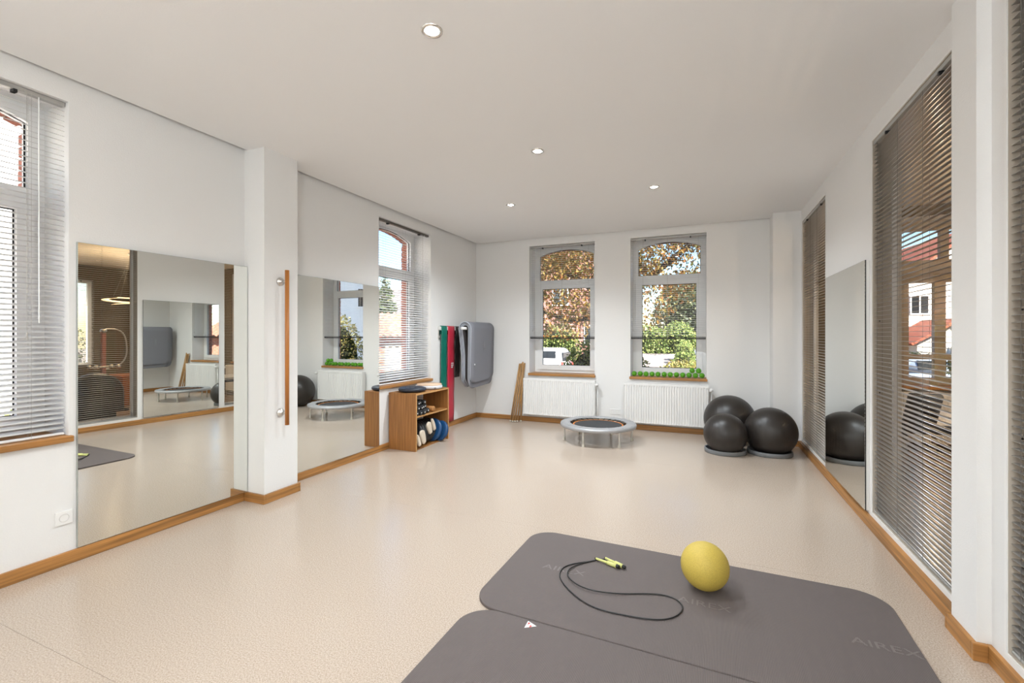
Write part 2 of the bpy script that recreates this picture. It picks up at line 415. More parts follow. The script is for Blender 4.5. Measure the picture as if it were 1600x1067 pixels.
M_taupe = mat('taupe_dimmed_frame_and_timber', (0.42, 0.34, 0.27), 0.5)  # on the white neighbour frame this colour stands in for dimness and glass tint
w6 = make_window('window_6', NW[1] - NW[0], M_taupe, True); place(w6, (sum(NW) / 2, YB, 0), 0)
M_liner = mat('tan_liner', (0.46, 0.40, 0.33), 0.6)
for (a, b, i) in ((*RW[0], 7), (*RW[1], 8), (*RW[2], 9)):       # internal glazing of the right wall
    t = struct(empty('window_%d' % i, (XR, (a + b) / 2, 0), -PI / 2)); h = (b - a) / 2
    o = plate('frame', [rect(-h, h, RZ0, RZ1), rect(-h + 0.03, h - 0.03, RZ0 + 0.03, RZ1 - 0.03)], 0.045, M_trim, t); o.location = (0, 0.11, 0)
    o = plate('pane', [rect(-h + 0.028, h - 0.028, RZ0 + 0.028, RZ1 - 0.028)], 0.006, M_glass2, t); o.location = (0, 0.13, 0)
    lin = [rect(-h, h, RZ0, RZ1), rect(-h + 0.004, h - 0.004, RZ0 + 0.004, RZ1 - 0.004)]
    o = plate('jamb_liner', lin, 0.108, M_liner, t); o.location = (0, 0.001, 0)
    o = plate('bead', [rect(-h - 0.012, h + 0.012, RZ0 - 0.012, RZ1 + 0.012), rect(-h, h, RZ0, RZ1)], 0.004, M_trim, t); o.location = (0, -0.004, 0)
    bm = bmesh.new()
    for k in range(5):
        for sx in (-1, 1):
            tube(bm, (sx * (h - 0.004), 0.040, 0.45 + k * 0.5), (sx * (h - 0.006), 0.040, 0.45 + k * 0.5), 0.004, seg=8)
    bm_obj('screw', bm, M_black, t)
# neighbour side window with blind-like bars
t = struct(empty('window_10', (NX1, sum(NSIDE) / 2, 0), -PI / 2)); h = (NSIDE[1] - NSIDE[0]) / 2
plate('frame', [rect(-h, h, 0.7, 2.55), rect(-h + .07, -.03, .77, 2.48), rect(.03, h - .07, .77, 2.48)], 0.06, M_pvc, t).location = (0, 0.12, 0)
plate('pane', [rect(-h + .06, h - .06, .76, 2.49)], 0.004, M_glass, t).location = (0, 0.15, 0)

# ------------------------------------------------------------------ outer brick leaf with arched openings, jamb bricks one by one
M_brick = mat('red_brick', (0.36, 0.12, 0.075), 0.85, noise=((9, 9, 14), 0.35), bump=(90, 0.4, 0.004))
M_mortar = mat('mortar', (0.42, 0.36, 0.31), 0.95)
LEAF0, LEAF1 = 0.335, 0.455
def outer_leaf(name, rot, orig, wins_, u0, u1, parent):
    e = link(name, None, None, parent); e.location = orig; e.rotation_euler = (0, 0, rot)
    sills, tops = 0.80, 2.65
    holes = [(c - h, c + h, sills, tops + 0.13) for c, h in wins_]
    g = grid_wall('brick_facing', 'y', LEAF0, LEAF1 - LEAF0 - 0.004, u0, u1, -0.8, ZT, holes, M_facing, e)
    for c, h in wins_:
        sp = plate('lintel_infill', [[(c - h, tops + 0.13), (c - h, tops)] + arch(c - h, c + h, tops, 0.085) + [(c + h, tops + 0.13)]], LEAF1 - LEAF0 - 0.004, M_mortar, e)
        sp.location = (0, LEAF0, 0)
    return e
M_facing = mat('brick_wall_far', (0.36, 0.12, 0.075), 0.85)
def brick_tex(m, c1, c2, mo, scale=1.0, axis='x'):
    n = m.node_tree.nodes; l = m.node_tree.links; b = n['Principled BSDF']
    tc = [x for x in n if x.type == 'TEX_COORD'][0]
    sx = n.new('ShaderNodeSeparateXYZ'); l.new(tc.outputs['Object'], sx.inputs[0])
    ad = n.new('ShaderNodeMath'); l.new(sx.outputs['X'], ad.inputs[0]); l.new(sx.outputs['Y'], ad.inputs[1])
    cb = n.new('ShaderNodeCombineXYZ'); l.new(ad.outputs[0], cb.inputs['X']); l.new(sx.outputs['Z'], cb.inputs['Y'])
    t = n.new('ShaderNodeTexBrick'); t.inputs['Scale'].default_value = scale
    t.inputs['Brick Width'].default_value = 0.25; t.inputs['Row Height'].default_value = 0.075; t.inputs['Mortar Size'].default_value = 0.008
    t.inputs['Color1'].default_value = (*c1, 1); t.inputs['Color2'].default_value = (*c2, 1); t.inputs['Mortar'].default_value = (*mo, 1)
    l.new(cb.outputs[0], t.inputs['Vector']); l.new(t.outputs['Color'], b.inputs['Base Color'])
    bp = n.new('ShaderNodeBump'); bp.inputs['Strength'].default_value = 0.5; bp.inputs['Distance'].default_value = 0.01
    l.new(t.outputs['Fac'], bp.inputs['Height']); bp.invert = True; l.new(bp.outputs['Normal'], b.inputs['Normal'])
brick_tex(M_facing, (0.40, 0.135, 0.08), (0.30, 0.095, 0.06), (0.40, 0.34, 0.29))
hw = 0.505
lf = outer_leaf('outer_leaf', PI / 2, (XL, 0, 0), [(sum(a) / 2, hw) for a in LW], YF - 0.3, YB + 0.5, wL)
lb = outer_leaf('outer_leaf', 0, (0, YB, 0), [(sum(a) / 2, hw) for a in BW] + [(sum(NW) / 2, hw)], XL - 0.5, NX1 + 0.3, wB)
bmb = bmesh.new(); box(bmb, 0, 0.115, 0, 0.120, 0, 0.064, 0.003, 1); bme = bpy.data.meshes.new('brick'); bmb.to_mesh(bme); bmb.free(); bme.materials.append(M_brick)
bmb = bmesh.new(); box(bmb, -0.032, 0.032, 0, 0.120, 0, 0.115, 0.003, 1); bmv = bpy.data.meshes.new('arch_brick'); bmb.to_mesh(bmv); bmb.free(); bmv.materials.append(M_brick)
for leaf, cs in ((lf, [sum(a) / 2 for a in LW[:2]]), (lb, [sum(a) / 2 for a in BW])):
    for c in cs:
        for k in range(24):
            for sgn in (-1, 1):
                off = random.uniform(-0.003, 0.003)
                o = link('brick', bme, None, leaf)
                u = c + sgn * (hw - 0.012 + off)
                o.location = (u - (0 if sgn > 0 else 0.115), LEAF0 - 0.001 + random.uniform(0, 0.004), 0.80 + k * 0.0752)
        w = hw - 0.012; rise = 0.085; r = (w * w + rise * rise) / (2 * rise); a0 = math.asin(w / r); cz = 2.65 + rise - r
        for k in range(13):
            a = -a0 + 2 * a0 * (k + 0.5) / 13
            o = link('brick', bmv, None, leaf); o.location = (c + (r - 0.012) * math.sin(a), LEAF0 - 0.001, cz + (r - 0.012) * math.cos(a)); o.rotation_euler = (0, a, 0)

# ------------------------------------------------------------------ venetian blinds (every slat a part)
def slat_mesh(L, wd, tilt, name, m):
    bm = bmesh.new(); n = 4; top = []; bot = []
    for i in range(n + 1):
        f = i / n - 0.5
        y = f * wd; z = 0.06 * wd * (1 - 4 * f * f)
        yy = y * math.cos(tilt) - z * math.sin(tilt); zz = y * math.sin(tilt) + z * math.cos(tilt)
        top.append((yy, zz)); bot.append((yy + 0.0007 * math.sin(tilt), zz - 0.0007 * math.cos(tilt)))
    loop = top + bot[::-1]
    A = [bm.verts.new((-L / 2, y, z)) for y, z in loop]; B = [bm.verts.new((L / 2, y, z)) for y, z in loop]
    for i in range(len(loop)):
        j = (i + 1) % len(loop); f = bm.faces.new((A[i], A[j], B[j], B[i])); f.smooth = i < n or (n < i < 2 * n + 1)
    bm.faces.new(A[::-1]); bm.faces.new(B)
    me = bpy.data.meshes.new(name); bm.to_mesh(me); bm.free(); me.materials.append(m); return me
def blind(w, ztop, zbot, pitch, tilt, wd, slat_m, rail_m, cord_m, label, group, loc, rotz, yc=0.045, collapsed=False, wand=None, cordpos=(-0.36, 0.0, 0.36), bot_m=None):
    t = empty('venetian_blind', loc, rotz); tag(t, label, 'blind', group)
    L = w - 0.012
    bx('headrail', (-L / 2, L / 2, yc - 0.017, yc + 0.017, ztop - 0.028, ztop - 0.002), rail_m, t, bevel=0.002, seg=1)
    for s in (-0.3, 0.3):
        bm = bmesh.new(); box(bm, s * w - 0.009, s * w + 0.009, yc - 0.022, yc + 0.019, ztop - 0.045, ztop - 0.026, 0.002, 1)
        bm_obj('bracket', bm, M_black, t)
    me = slat_mesh(L, wd, tilt, 'slat', slat_m)
    z = ztop - 0.028 - pitch * 0.75; n = 0
    stop = zbot + (0.02 if not collapsed else 0.05)
    while z > stop:
        o = link('slat', me, None, t); o.location = (0, yc, z); o.rotation_euler = (random.uniform(-0.012, 0.012), 0, 0); z -= pitch; n += 1
    if collapsed:
        bm = bmesh.new()
        for k in range(9): box(bm, -L / 2, L / 2, yc - wd / 2, yc + wd / 2, zbot + 0.016 + k * 0.0024, zbot + 0.0174 + k * 0.0024)
        bm_obj('slat_stack', bm, bot_m or slat_m, t)
    bx('bottom_rail', (-L / 2, L / 2, yc - 0.013, yc + 0.013, zbot + 0.002, zbot + 0.015), bot_m or rail_m, t, bevel=0.003, seg=1)
    for f in cordpos:
        bm = bmesh.new()
        for s in (-wd / 2 - 0.001, wd / 2 + 0.001): tube(bm, (f * w, yc + s, zbot + 0.01), (f * w, yc + s, ztop - 0.02), 0.0008, seg=4)
        bm_obj('ladder_cord', bm, cord_m, t)
    if wand:
        bm = bmesh.new(); tube(bm, (wand[0], yc - 0.026, ztop - 0.03), (wand[0], yc - 0.03, wand[1]), 0.003, seg=6)
        bm_obj('tilt_wand', bm, M_pvc, t)
        bm = bmesh.new(); tube(bm, (wand[0] - 0.05, yc - 0.026, ztop - 0.03), (wand[0] - 0.05, yc - 0.028, wand[1] - 0.05), 0.0012, seg=5)
        tube(bm, (wand[0] - 0.05, yc - 0.028, wand[1] - 0.09), (wand[0] - 0.05, yc - 0.028, wand[1] - 0.05), 0.005, 0.002, seg=8)
        bm_obj('pull_cord', bm, cord_m, t)
    return t
P = 0.0298
blind(LW[0][1] - LW[0][0], ZH, ZS + 0.005, P, R(24), 0.035, M_slatw, M_railg, M_cord, 'white venetian blind filling the nearest left-hand window, by the single socket', 'lowered white blinds', (XL, sum(LW[0]) / 2, 0), PI / 2, wand=(0.42, 1.42), bot_m=M_slatw)
blind(LW[1][1] - LW[1][0], ZH, ZS + 0.005, P, R(22), 0.035, M_slatw, mat('shaded_headrail', (0.13, 0.115, 0.10), 0.45, 0.3), M_cord, 'white venetian blind in the far left-hand window above the low oak shelf', 'lowered white blinds', (XL, sum(LW[1]) / 2, 0), PI / 2, wand=(0.42, 1.5), bot_m=M_slatw)  # dark headrail colour stands in for the shade on its underside
for i, (a, b) in enumerate(BW):
    blind(b - a, ZH + 0.016, 1.296, P, R(4), 0.026, M_slatw, M_railg, M_cord, ['white half-raised venetian blind in the back window without green balls', 'white half-raised venetian blind above the row of green balls'][i], 'half-raised white blinds', ((a + b) / 2, YB, 0), 0, collapsed=True, bot_m=M_black, cordpos=(-0.33, 0.0, 0.4), wand=(-0.42, 1.5))
LR = ['taupe venetian blind between the tall mirror and the back corner', 'wide taupe venetian blind between the tall mirror and the near pillar', 'taupe venetian blind cut off by the right photo edge']
for i, (a, b) in enumerate(RW):
    blind(b - a, RZ1 - 0.002, RZ0 + 0.004, 0.0287, R(3), 0.027, M_slatg, M_railg, M_cordd, LR[i], 'taupe floor-length blinds', (XR, (a + b) / 2, 0), -PI / 2, yc=0.021, cordpos=(-0.44, -0.15, 0.14, 0.44))

blind(NSIDE[1] - NSIDE[0], 2.55, 0.703, P, R(12), 0.035, M_slatw, M_railg, M_cord, 'white blind in the side window of the room next door', None, (NX1, sum(NSIDE) / 2, 0), -PI / 2)
# ------------------------------------------------------------------ wall mirrors
def mirror(label, x, dirx, y0, y1, z0, z1, edge_m, th=0.018, turn=0.0, inset=0.0):
    t = empty('wall_mirror', (x, (y0 + y1) / 2, z0)); tag(t, label, 'mirror', 'tall frameless mirrors')
    h = (y1 - y0) / 2; H = z1 - z0
    if inset:
        bx('backing_board', (-th + 0.006, 0, -h + inset, h - inset, inset, H - inset), M_trim, t)
        bx('glass_edge', (-th, -th + 0.006, -h, h, 0, H), edge_m, t)
    else: bx('backing', (0, th, -h, h, 0, H), edge_m, t)
    bm = bmesh.new(); a, b = (th, th + 0.002) if dirx > 0 else (-th - 0.002, -th)
    box(bm, a, b, -h + 0.002, h - 0.002, 0.002, H - 0.002)
    bm_obj('mirror_glass', bm, M_mirror, t)
    t.rotation_euler = (0, 0, R(-turn)); t.location.x += h * math.sin(R(turn))
    return t
mirror('large frameless mirror between the near left window and the white pillar', XL, 1, 1.496, 2.578, 0.078, 1.91, M_medge, 0.014, 1.32)
mirror('frameless mirror between the white pillar and the low oak shelf', XL, 1, 2.93, 4.236, 0.076, 1.912, M_medge, 0.010, 0.55)
mirror('tall dark-edged mirror on the right wall between two taupe blinds', XR, -1, 3.985, 5.125, 0.094, 1.892, M_black, 0.025, inset=0.004)

# ------------------------------------------------------------------ recessed downlights
def downlight(loc, label, W_=SPOT_W, col=SPOT_COL, group='recessed ceiling downlights', r=0.045):
    t = empty('downlight', loc); tag(t, label, 'downlight', group)
    bm = bmesh.new(); lathe(bm, [(r * .78, -0.001), (r * .82, -0.006), (r * 1.1, -0.008), (r * 1.22, -0.004), (r * 1.24, -0.0005)], 32)
    bm_obj('trim_ring', bm, M_chrome, t, smooth=True)
    bm = bmesh.new(); lathe(bm, [(0, -0.0055), (r * .55, -0.0055), (r * .74, -0.002), (r * .78, -0.001)], 24)
    bm_obj('bulb', bm, M_bulb, t, smooth=True)
    ld = bpy.data.lights.new('lamp', 'SPOT'); ld.energy = W_; ld.color = col; ld.spot_size = R(152); ld.spot_blend = 1.0; ld.shadow_soft_size = 0.035
    lo = bpy.data.objects.new('lamp', ld); COL.objects.link(lo); lo.parent = t; lo.location = (0, 0, -0.03)
    return t
DIM = {'lit downlight nearest the camera': 1.05, 'lit downlight in the middle of the ceiling': 0.75, 'lit downlight at the far left': 1.8, 'lit downlight at the far right': 1.05}
DL = [((-1.239, 1.922), 'lit downlight nearest the camera, largest in the ceiling'), ((-1.249, 3.513), 'lit downlight in the middle of the ceiling, second nearest'),
      ((-2.05, 4.839), 'lit downlight at the far left, close to the left wall'), ((-0.457, 4.82), 'lit downlight at the far right, above the trampoline side'),
      ((-1.2, 0.3), 'added unseen downlight almost overhead, left of the camera'), ((0.2, 0.35), 'added unseen downlight almost overhead, right of the camera'), ((-1.4, -1.5), 'added unseen downlight near the front wall behind the camera')]  # these out-of-view downlights are added to light the near room
for (x, y), lab in DL: downlight((x, y, ZC), lab, SPOT_W * DIM.get(lab.split(',')[0], 0.25))
for i, (x, y) in enumerate(((2.3, 5.2), (3.6, 5.6), (4.4, 4.2), (2.6, 3.0))):
    downlight((x, y, ZC), ['warm downlight next door near the shared glazing', 'warm downlight next door near the back wall', 'warm downlight next door near the side window', 'warm downlight next door farthest from the back wall'][i], NEIGHBOUR_W, (1.0, 0.72, 0.40), 'downlights next door')

# ------------------------------------------------------------------ gym mats on the floor
def rounded(u0, u1, v0, v1, r, n=10):
    pts = []
    for cx, cy, a0 in ((u1 - r, v1 - r, 0), (u0 + r, v1 - r, 90), (u0 + r, v0 + r, 180), (u1 - r, v0 + r, 270)):
        for i in range(n + 1):
            a = R(a0 + 90 * i / n); pts.append((cx + r * math.cos(a), cy + r * math.sin(a)))
    return pts
def floor_mat(x0, x1, y0, y1, label, logos, r=0.15, th=0.015):
    t = empty('exercise_mat', ((x0 + x1) / 2, (y0 + y1) / 2, 0.0005)); tag(t, label, 'mat', 'grey exercise mats on the floor')
    hx, hy = (x1 - x0) / 2, (y1 - y0) / 2
    bm = bmesh.new(); prof = [(0.0, 0.0), (0.0, th - 0.004), (-0.0015, th - 0.001), (-0.005, th)]
    rings = []
    for d, z in prof:
        rings.append([bm.verts.new((x, y, z)) for x, y in rounded(-hx - d, hx + d, -hy - d, hy + d, r + d)])
    N = len(rings[0])
    for a, b in zip(rings[:-1], rings[1:]):
        for i in range(N): bm.faces.new((a[i], a[(i + 1) % N], b[(i + 1) % N], b[i]))
    bm.faces.new(rings[-1]); bm.faces.new(rings[0][::-1])
    bm_obj('foam_sheet', bm, M_matg, t)
    for lx, ly, ang, sz in logos:
        o = textobj('embossed_lettering', 'AIREX', sz, 0.0009, M_emb, t); o.location = (lx - (x0 + x1) / 2, ly - (y0 + y1) / 2, th + 0.0002); o.rotation_euler = (0, 0, ang); o.scale = (1.3, 1, 1)
    return t
M_emb = mat('embossed_foam', (0.175, 0.148, 0.140), 0.5)
matA = floor_mat(-1.068, 0.852, 1.985, 2.925, 'grey exercise mat lying farther from the camera, under the yellow ball', [(-0.73, 2.475, 0.02, 0.070), (0.005, 2.445, 0.0, 0.070), (0.722, 2.43, -0.02, 0.070)])
matA.rotation_euler = (0, 0, R(-1.6))
matB = floor_mat(-1.07, 0.85, 1.02, 1.979, 'grey exercise mat nearest the camera, cut off by the bottom edge', [])
matB.rotation_euler = (0, 0, R(-1.6))
cx, cy = matB.location.x, matB.location.y
bm = bmesh.new()
vs = [bm.verts.new((x - cx, y - cy, 0.0158)) for x, y in ((-0.765, 1.965), (-0.715, 1.945), (-0.762, 1.912))]; bm.faces.new(vs)
r_ = bmesh.ops.extrude_face_region(bm, geom=list(bm.faces)); bmesh.ops.translate(bm, verts=[v for v in r_['geom'] if isinstance(v, bmesh.types.BMVert)], vec=(0, 0, 0.0008))
bmesh.ops.recalc_face_normals(bm, faces=bm.faces)
tri = bm_obj('printed_badge', bm, M_white, matB)
bm = bmesh.new()
for a in (0.0, 0.016):
    vs = [bm.verts.new((x - cx + a * 0.9, y - cy - a, 0.0168)) for x, y in ((-0.759, 1.957), (-0.748, 1.952), (-0.757, 1.937))]; bm.faces.new(vs)
r_ = bmesh.ops.extrude_face_region(bm, geom=list(bm.faces)); bmesh.ops.translate(bm, verts=[v for v in r_['geom'] if isinstance(v, bmesh.types.BMVert)], vec=(0, 0, 0.0004))
bmesh.ops.recalc_face_normals(bm, faces=bm.faces)
bm_obj('red_mark', bm, M_redprint, tri)

# yellow ball
bm = bmesh.new(); bmesh.ops.create_uvsphere(bm, u_segments=48, v_segments=32, radius=0.1195)
yb = bm_obj('exercise_ball', bm, M_yellow, None, True, loc=(0.010, 2.60, 0.016 + 0.1195)); tag(yb, 'small yellow ball resting on the grey mat', 'ball')
bm = bmesh.new(); tube(bm, (0, 0, 0), (0, 0, 0.003), 0.006, seg=12)
vp = bm_obj('valve_plug', bm, M_yellow, yb); vp.location = (0, 0.08, 0.0885)

# skipping rope
t = empty('skipping_rope', (-0.5, 2.6, 0.016)); tag(t, 'black skipping rope with two lime handles lying on the grey mat', 'skipping rope')
o_ = Vector((-0.5, 2.6, 0.0))
rp = [(-0.585, 2.672), (-0.60, 2.648), (-0.66, 2.605), (-0.735, 2.54), (-0.745, 2.45), (-0.715, 2.38), (-0.645, 2.295), (-0.54, 2.215), (-0.45, 2.19), (-0.34, 2.195), (-0.24, 2.205), (-0.15, 2.235), (-0.095, 2.31), (-0.085, 2.38), (-0.12, 2.435), (-0.19, 2.45), (-0.29, 2.415), (-0.38, 2.37), (-0.48, 2.335), (-0.56, 2.335), (-0.63, 2.36), (-0.69, 2.42), (-0.705, 2.49), (-0.675, 2.57), (-0.62, 2.63), (-0.59, 2.66), (-0.555, 2.69), (-0.535, 2.702)]
sweep('rope_cord', [(x + 0.5, y - 2.6, 0.0045 + (0.006 if 17 < i < 23 else 0)) for i, (x, y) in enumerate(rp)], 0.0034, M_rope, t)
for (a, b, lab) in (((-0.583, 2.672), (-0.445, 2.628), 0), ((-0.533, 2.70), (-0.412, 2.635), 1)):
    a = Vector((a[0] + 0.5, a[1] - 2.6, 0.012)); b = Vector((b[0] + 0.5, b[1] - 2.6, 0.012)); d = (b - a)
    bm = bmesh.new(); tube(bm, a, a + d * .55, 0.006, 0.0075, 12); tube(bm, a + d * .52, a + d * .92, 0.011, 0.0115, 12)
    h_ = bm_obj('handle', bm, M_lime, t, True)
    bm = bmesh.new(); tube(bm, a + d * .90, a + d * 1.05, 0.0115, 0.009, 12); tube(bm, a - d * .06, a + d * .01, 0.003, 0.006, 8)
    bm_obj('end_cap', bm, M_black, h_, True)

# ------------------------------------------------------------------ mini trampoline
t = empty('mini_trampoline', (-1.245, 5.82, 0)); tag(t, 'round mini trampoline with silver padded rim in front of the radiators', 'trampoline')
Rr, Ri, zt = 0.475, 0.355, 0.232
bm = bmesh.new()
prof = [(Ri, zt - 0.010), (Ri, zt - 0.002), (Ri + .02, zt + 0.002), (Rr - .02, zt + 0.001), (Rr + .004, zt - 0.008), (Rr + .008, zt - 0.026), (Rr + 0.003, zt - 0.044), (Rr - 0.006, zt - 0.047), (Rr - 0.01, zt - 0.02), (Ri, zt - 0.010)]
lathe(bm, prof, 64); bm_obj('padded_rim', bm, M_silverpad, t, True)
bm = bmesh.new(); lathe(bm, [(Rr - 0.045 + 0.014 * math.cos(a), zt - 0.030 + 0.014 * math.sin(a)) for a in [2 * PI * k / 8 for k in range(9)]], 48); bm_obj('steel_frame', bm, M_leg, t, True)
bm = bmesh.new(); lathe(bm, [(0, zt - 0.030), (0.318, zt - 0.028), (0.318, zt - 0.031), (0, zt - 0.033)], 48); bm_obj('jumping_sheet', bm, M_tmat, t)
bm = bmesh.new(); lathe(bm, [(0.302, zt - 0.0275), (0.302, zt - 0.026), (0.320, zt - 0.026), (0.320, zt - 0.0275), (0.302, zt - 0.0275)], 48); bm_obj('webbing_ring', bm, M_orange, t)
bms = bmesh.new(); tube(bms, (0.315, 0, zt - 0.030), (0.425, 0, zt - 0.030), 0.006, seg=6); sme = bpy.data.meshes.new('spring'); bms.to_mesh(sme); bms.free(); sme.materials.append(M_black)
for k in range(32):
    o = link('spring', sme, None, t); o.rotation_euler = (0, 0, 2 * PI * k / 32)
bml = bmesh.new(); tube(bml, (0, 0, 0.03), (0, 0, zt - 0.035), 0.0125, seg=14); lme = bpy.data.meshes.new('leg'); bml.to_mesh(lme); bml.free(); lme.materials.append(M_leg)
bml = bmesh.new(); tube(bml, (0, 0, 0.0008), (0, 0, 0.036), 0.018, 0.015, 14); fme = bpy.data.meshes.new('foot'); bml.to_mesh(fme); bml.free(); fme.materials.append(M_foot)
for a in (198, 258, 318, 18, 78, 138):
    o = link('leg', lme, None, t); o.location = (0.43 * math.cos(R(a)), 0.43 * math.sin(R(a)), 0)
    link('foot', fme, None, o)
for k in range(16):          # stitched seams across the vinyl rim
    bm = bmesh.new(); box(bm, Ri + .004, Rr - .004, -0.0012, 0.0012, zt - 0.002, zt + 0.0032)
    o = bm_obj('rim_seam', bm, M_bluelight, t); o.rotation_euler = (0, 0, 2 * PI * (k + .3) / 16)

# ------------------------------------------------------------------ dark exercise balls in dishes
def gym_ball(x, y, z, r, label, tilt):
    bm = bmesh.new(); bmesh.ops.create_uvsphere(bm, u_segments=56, v_segments=40, radius=r)
    bmesh.ops.rotate(bm, verts=bm.verts, cent=(0, 0, 0), matrix=Matrix.Rotation(tilt, 3, 'Y'))
    for v in bm.verts:
        if v.co.z < -z + 0.022: v.co.z = -z + 0.022
    o = bm_obj('exercise_ball', bm, M_ball, None, True, loc=(x, y, z)); tag(o, label, 'ball', 'dark exercise balls')
    bm = bmesh.new(); tube(bm, (0, -r * 0.999, 0), (0, -r - 0.002, 0), 0.010, seg=12)
    vp = bm_obj('valve_plug', bm, M_black, o); vp.rotation_euler = (R(-20), 0, R(205))
    return o
gym_ball(0.237, 5.745, 0.222, 0.231, 'smallest dark grey exercise ball, in the left grey dish', R(60))
gym_ball(0.715, 5.93, 0.250, 0.274, 'dark grey exercise ball in the right grey dish, nearest the right wall', R(100))
b3 = gym_ball(0.312, 6.36, 0.288, 0.303, 'largest dark grey exercise ball, behind the other two and against the wall', R(75))
def dish(x, y, r, label):
    t = empty('ball_dish', (x, y, 0)); tag(t, label, 'dish', 'grey ball dishes')
    bm = bmesh.new(); lathe(bm, [(0, 0.0008), (r - 0.004, 0.0008), (r, 0.006), (r, 0.044), (r - 0.004, 0.048), (r - 0.016, 0.048), (r - 0.022, 0.040), (r - 0.03, 0.012), (0, 0.010)], 56)
    bm_obj('bowl', bm, M_dish, t, True)
    bm = bmesh.new(); lathe(bm, [(0, 0.0102), (r - 0.032, 0.0142), (r - 0.032, 0.0125), (0, 0.0101)], 40); bm_obj('rubber_insert', bm, M_black, t)
dish(0.238, 5.80, 0.222, 'round grey dish under the smallest dark ball'); dish(0.705, 5.92, 0.232, 'round grey dish under the right dark ball')

# ------------------------------------------------------------------ radiators
def radiator(x0, x1, z0, z1, label, yw=YB):
    t = empty('radiator', ((x0 + x1) / 2, yw, z0)); tag(t, label, 'radiator', 'white panel radiators')
    L = x1 - x0; h = L / 2; H = z1 - z0; yf, yk = -0.112, -0.03
    n = int(round(L / 0.0333))
    bm = bmesh.new(); pts = [(-h, yf + 0.012), (-h + 0.004, yf + 0.003)]
    for k in range(n):
        c = -h + (k + 0.5) * L / n; q = L / n
        pts += [(c - q * .34, yf + 0.001), (c - q * .22, yf + 0.012), (c + q * .08, yf + 0.012), (c + q * .22, yf + 0.001)]
    pts += [(h - 0.004, yf + 0.003), (h, yf + 0.012)]
    zs = [0.0, 0.012, 0.03, H - 0.045, H - 0.028, H - 0.008, H]
    rows = []
    for z in zs:
        f = 1 if 0.02 < z < H - 0.035 else 0
        rows.append([bm.verts.new((x, (y if f else min(y, yf + 0.002)) + (0.008 if z in (0.0, H) else 0), z)) for x, y in pts])
    for a, b in zip(rows[:-1], rows[1:]):
        for i in range(len(pts) - 1): bm.faces.new((a[i], a[i + 1], b[i + 1], b[i]))
    bmesh.ops.recalc_face_normals(bm, faces=bm.faces)
    # face the room
    for f in bm.faces:
        if f.normal.y > 0.2: f.normal_flip()
    bm_obj('front_panel', bm, M_rad, t)
    bx('rear_panel', (-h, h, yk - 0.012, yk, 0.0, H), M_rad, t, bevel=0.004, seg=1)
    for s in (-1, 1): bx('side_cover', (s * h - 0.0015, s * h + 0.0015, yf + 0.008, yk, 0.0, H + 0.002), M_rad, t)
    bm = bmesh.new()
    for k in range(int(L / 0.02)): box(bm, -h + 0.006 + k * 0.02, -h + 0.018 + k * 0.02, yf + 0.016, yk - 0.014, H - 0.004, H + 0.002)
    box(bm, -h, h, yf + 0.006, yf + 0.016, H - 0.004, H + 0.003); box(bm, -h, h, yk - 0.014, yk - 0.006, H - 0.004, H + 0.003)
    bm_obj('top_grille', bm, M_rad, t)
    bm = bmesh.new()
    for s in (-0.6, 0.6): box(bm, s * h - 0.02, s * h + 0.02, yk, -0.001, 0.06, H - 0.06)
    bm_obj('wall_bracket', bm, M_rad, t)
    v = bm_obj('valve', (lambda b: (tube(b, (h - 0.005, -0.07, H - 0.055), (h + 0.035, -0.07, H - 0.055), 0.011, seg=12), b)[1])(bmesh.new()), M_chrome, t)
    bm = bmesh.new(); tube(bm, (h + 0.032, -0.07, H - 0.055), (h + 0.032, -0.135, H - 0.055), 0.022, 0.025, 18); bm_obj('thermostat_knob', bm, M_rad, v, True)
    bm = bmesh.new(); tube(bm, (h + 0.034, -0.07, H - 0.06), (h + 0.034, -0.07, -z0 + 0.0008), 0.008, seg=10); bm_obj('supply_pipe', bm, M_rad, t, True)
radiator(-2.585, -1.46, 0.118, 0.682, 'white ribbed radiator under the left back window, beside the leaning sticks')
radiator(-1.043, 0.072, 0.108, 0.672, 'white ribbed radiator under the right back window, beside the dark balls')

# ------------------------------------------------------------------ sockets
def socket(loc, rotz, n, label, group=None):
    t = empty('power_socket', loc, rotz); tag(t, label, 'socket')
    w = 0.08 if n == 1 else 0.151
    bx('cover_frame', (-w / 2, w / 2, -0.010, -0.0003, -0.04, 0.04), M_trim, t, bevel=0.003)
    for k in range(n):
        u = 0 if n == 1 else (-0.0355 + 0.071 * k)
        bm = bmesh.new(); lathe(bm, [(0, 0.001), (0.0195, 0.001), (0.0205, 0.0115), (0.0225, 0.0125), (0.0235, 0.0105)], 28, Matrix.Translation((u, 0, 0)) @ Matrix.Rotation(PI / 2, 4, 'X'))
        w_ = bm_obj('socket_well', bm, M_sock, t, True)
        bm = bmesh.new()
        for s in (-1, 1): tube(bm, (u + s * 0.0095, -0.0012, 0), (u + s * 0.0095, -0.0018, 0), 0.003, seg=10)
        for s in (-1, 1): box(bm, u - 0.003, u + 0.003, -0.008, -0.001, s * 0.0185 - 0.002, s * 0.0185 + 0.002)
        bm_obj('contact_hole', bm, M_black, w_)
M_sock = mat('socket_well_white', (0.70, 0.68, 0.65), 0.4)
socket((XL, 1.437, 0.279), PI / 2, 1, 'single white power socket on the left wall beside the large mirror')
socket((-1.184, YB, 0.235), 0, 2, 'double white power socket on the back wall between the radiators')

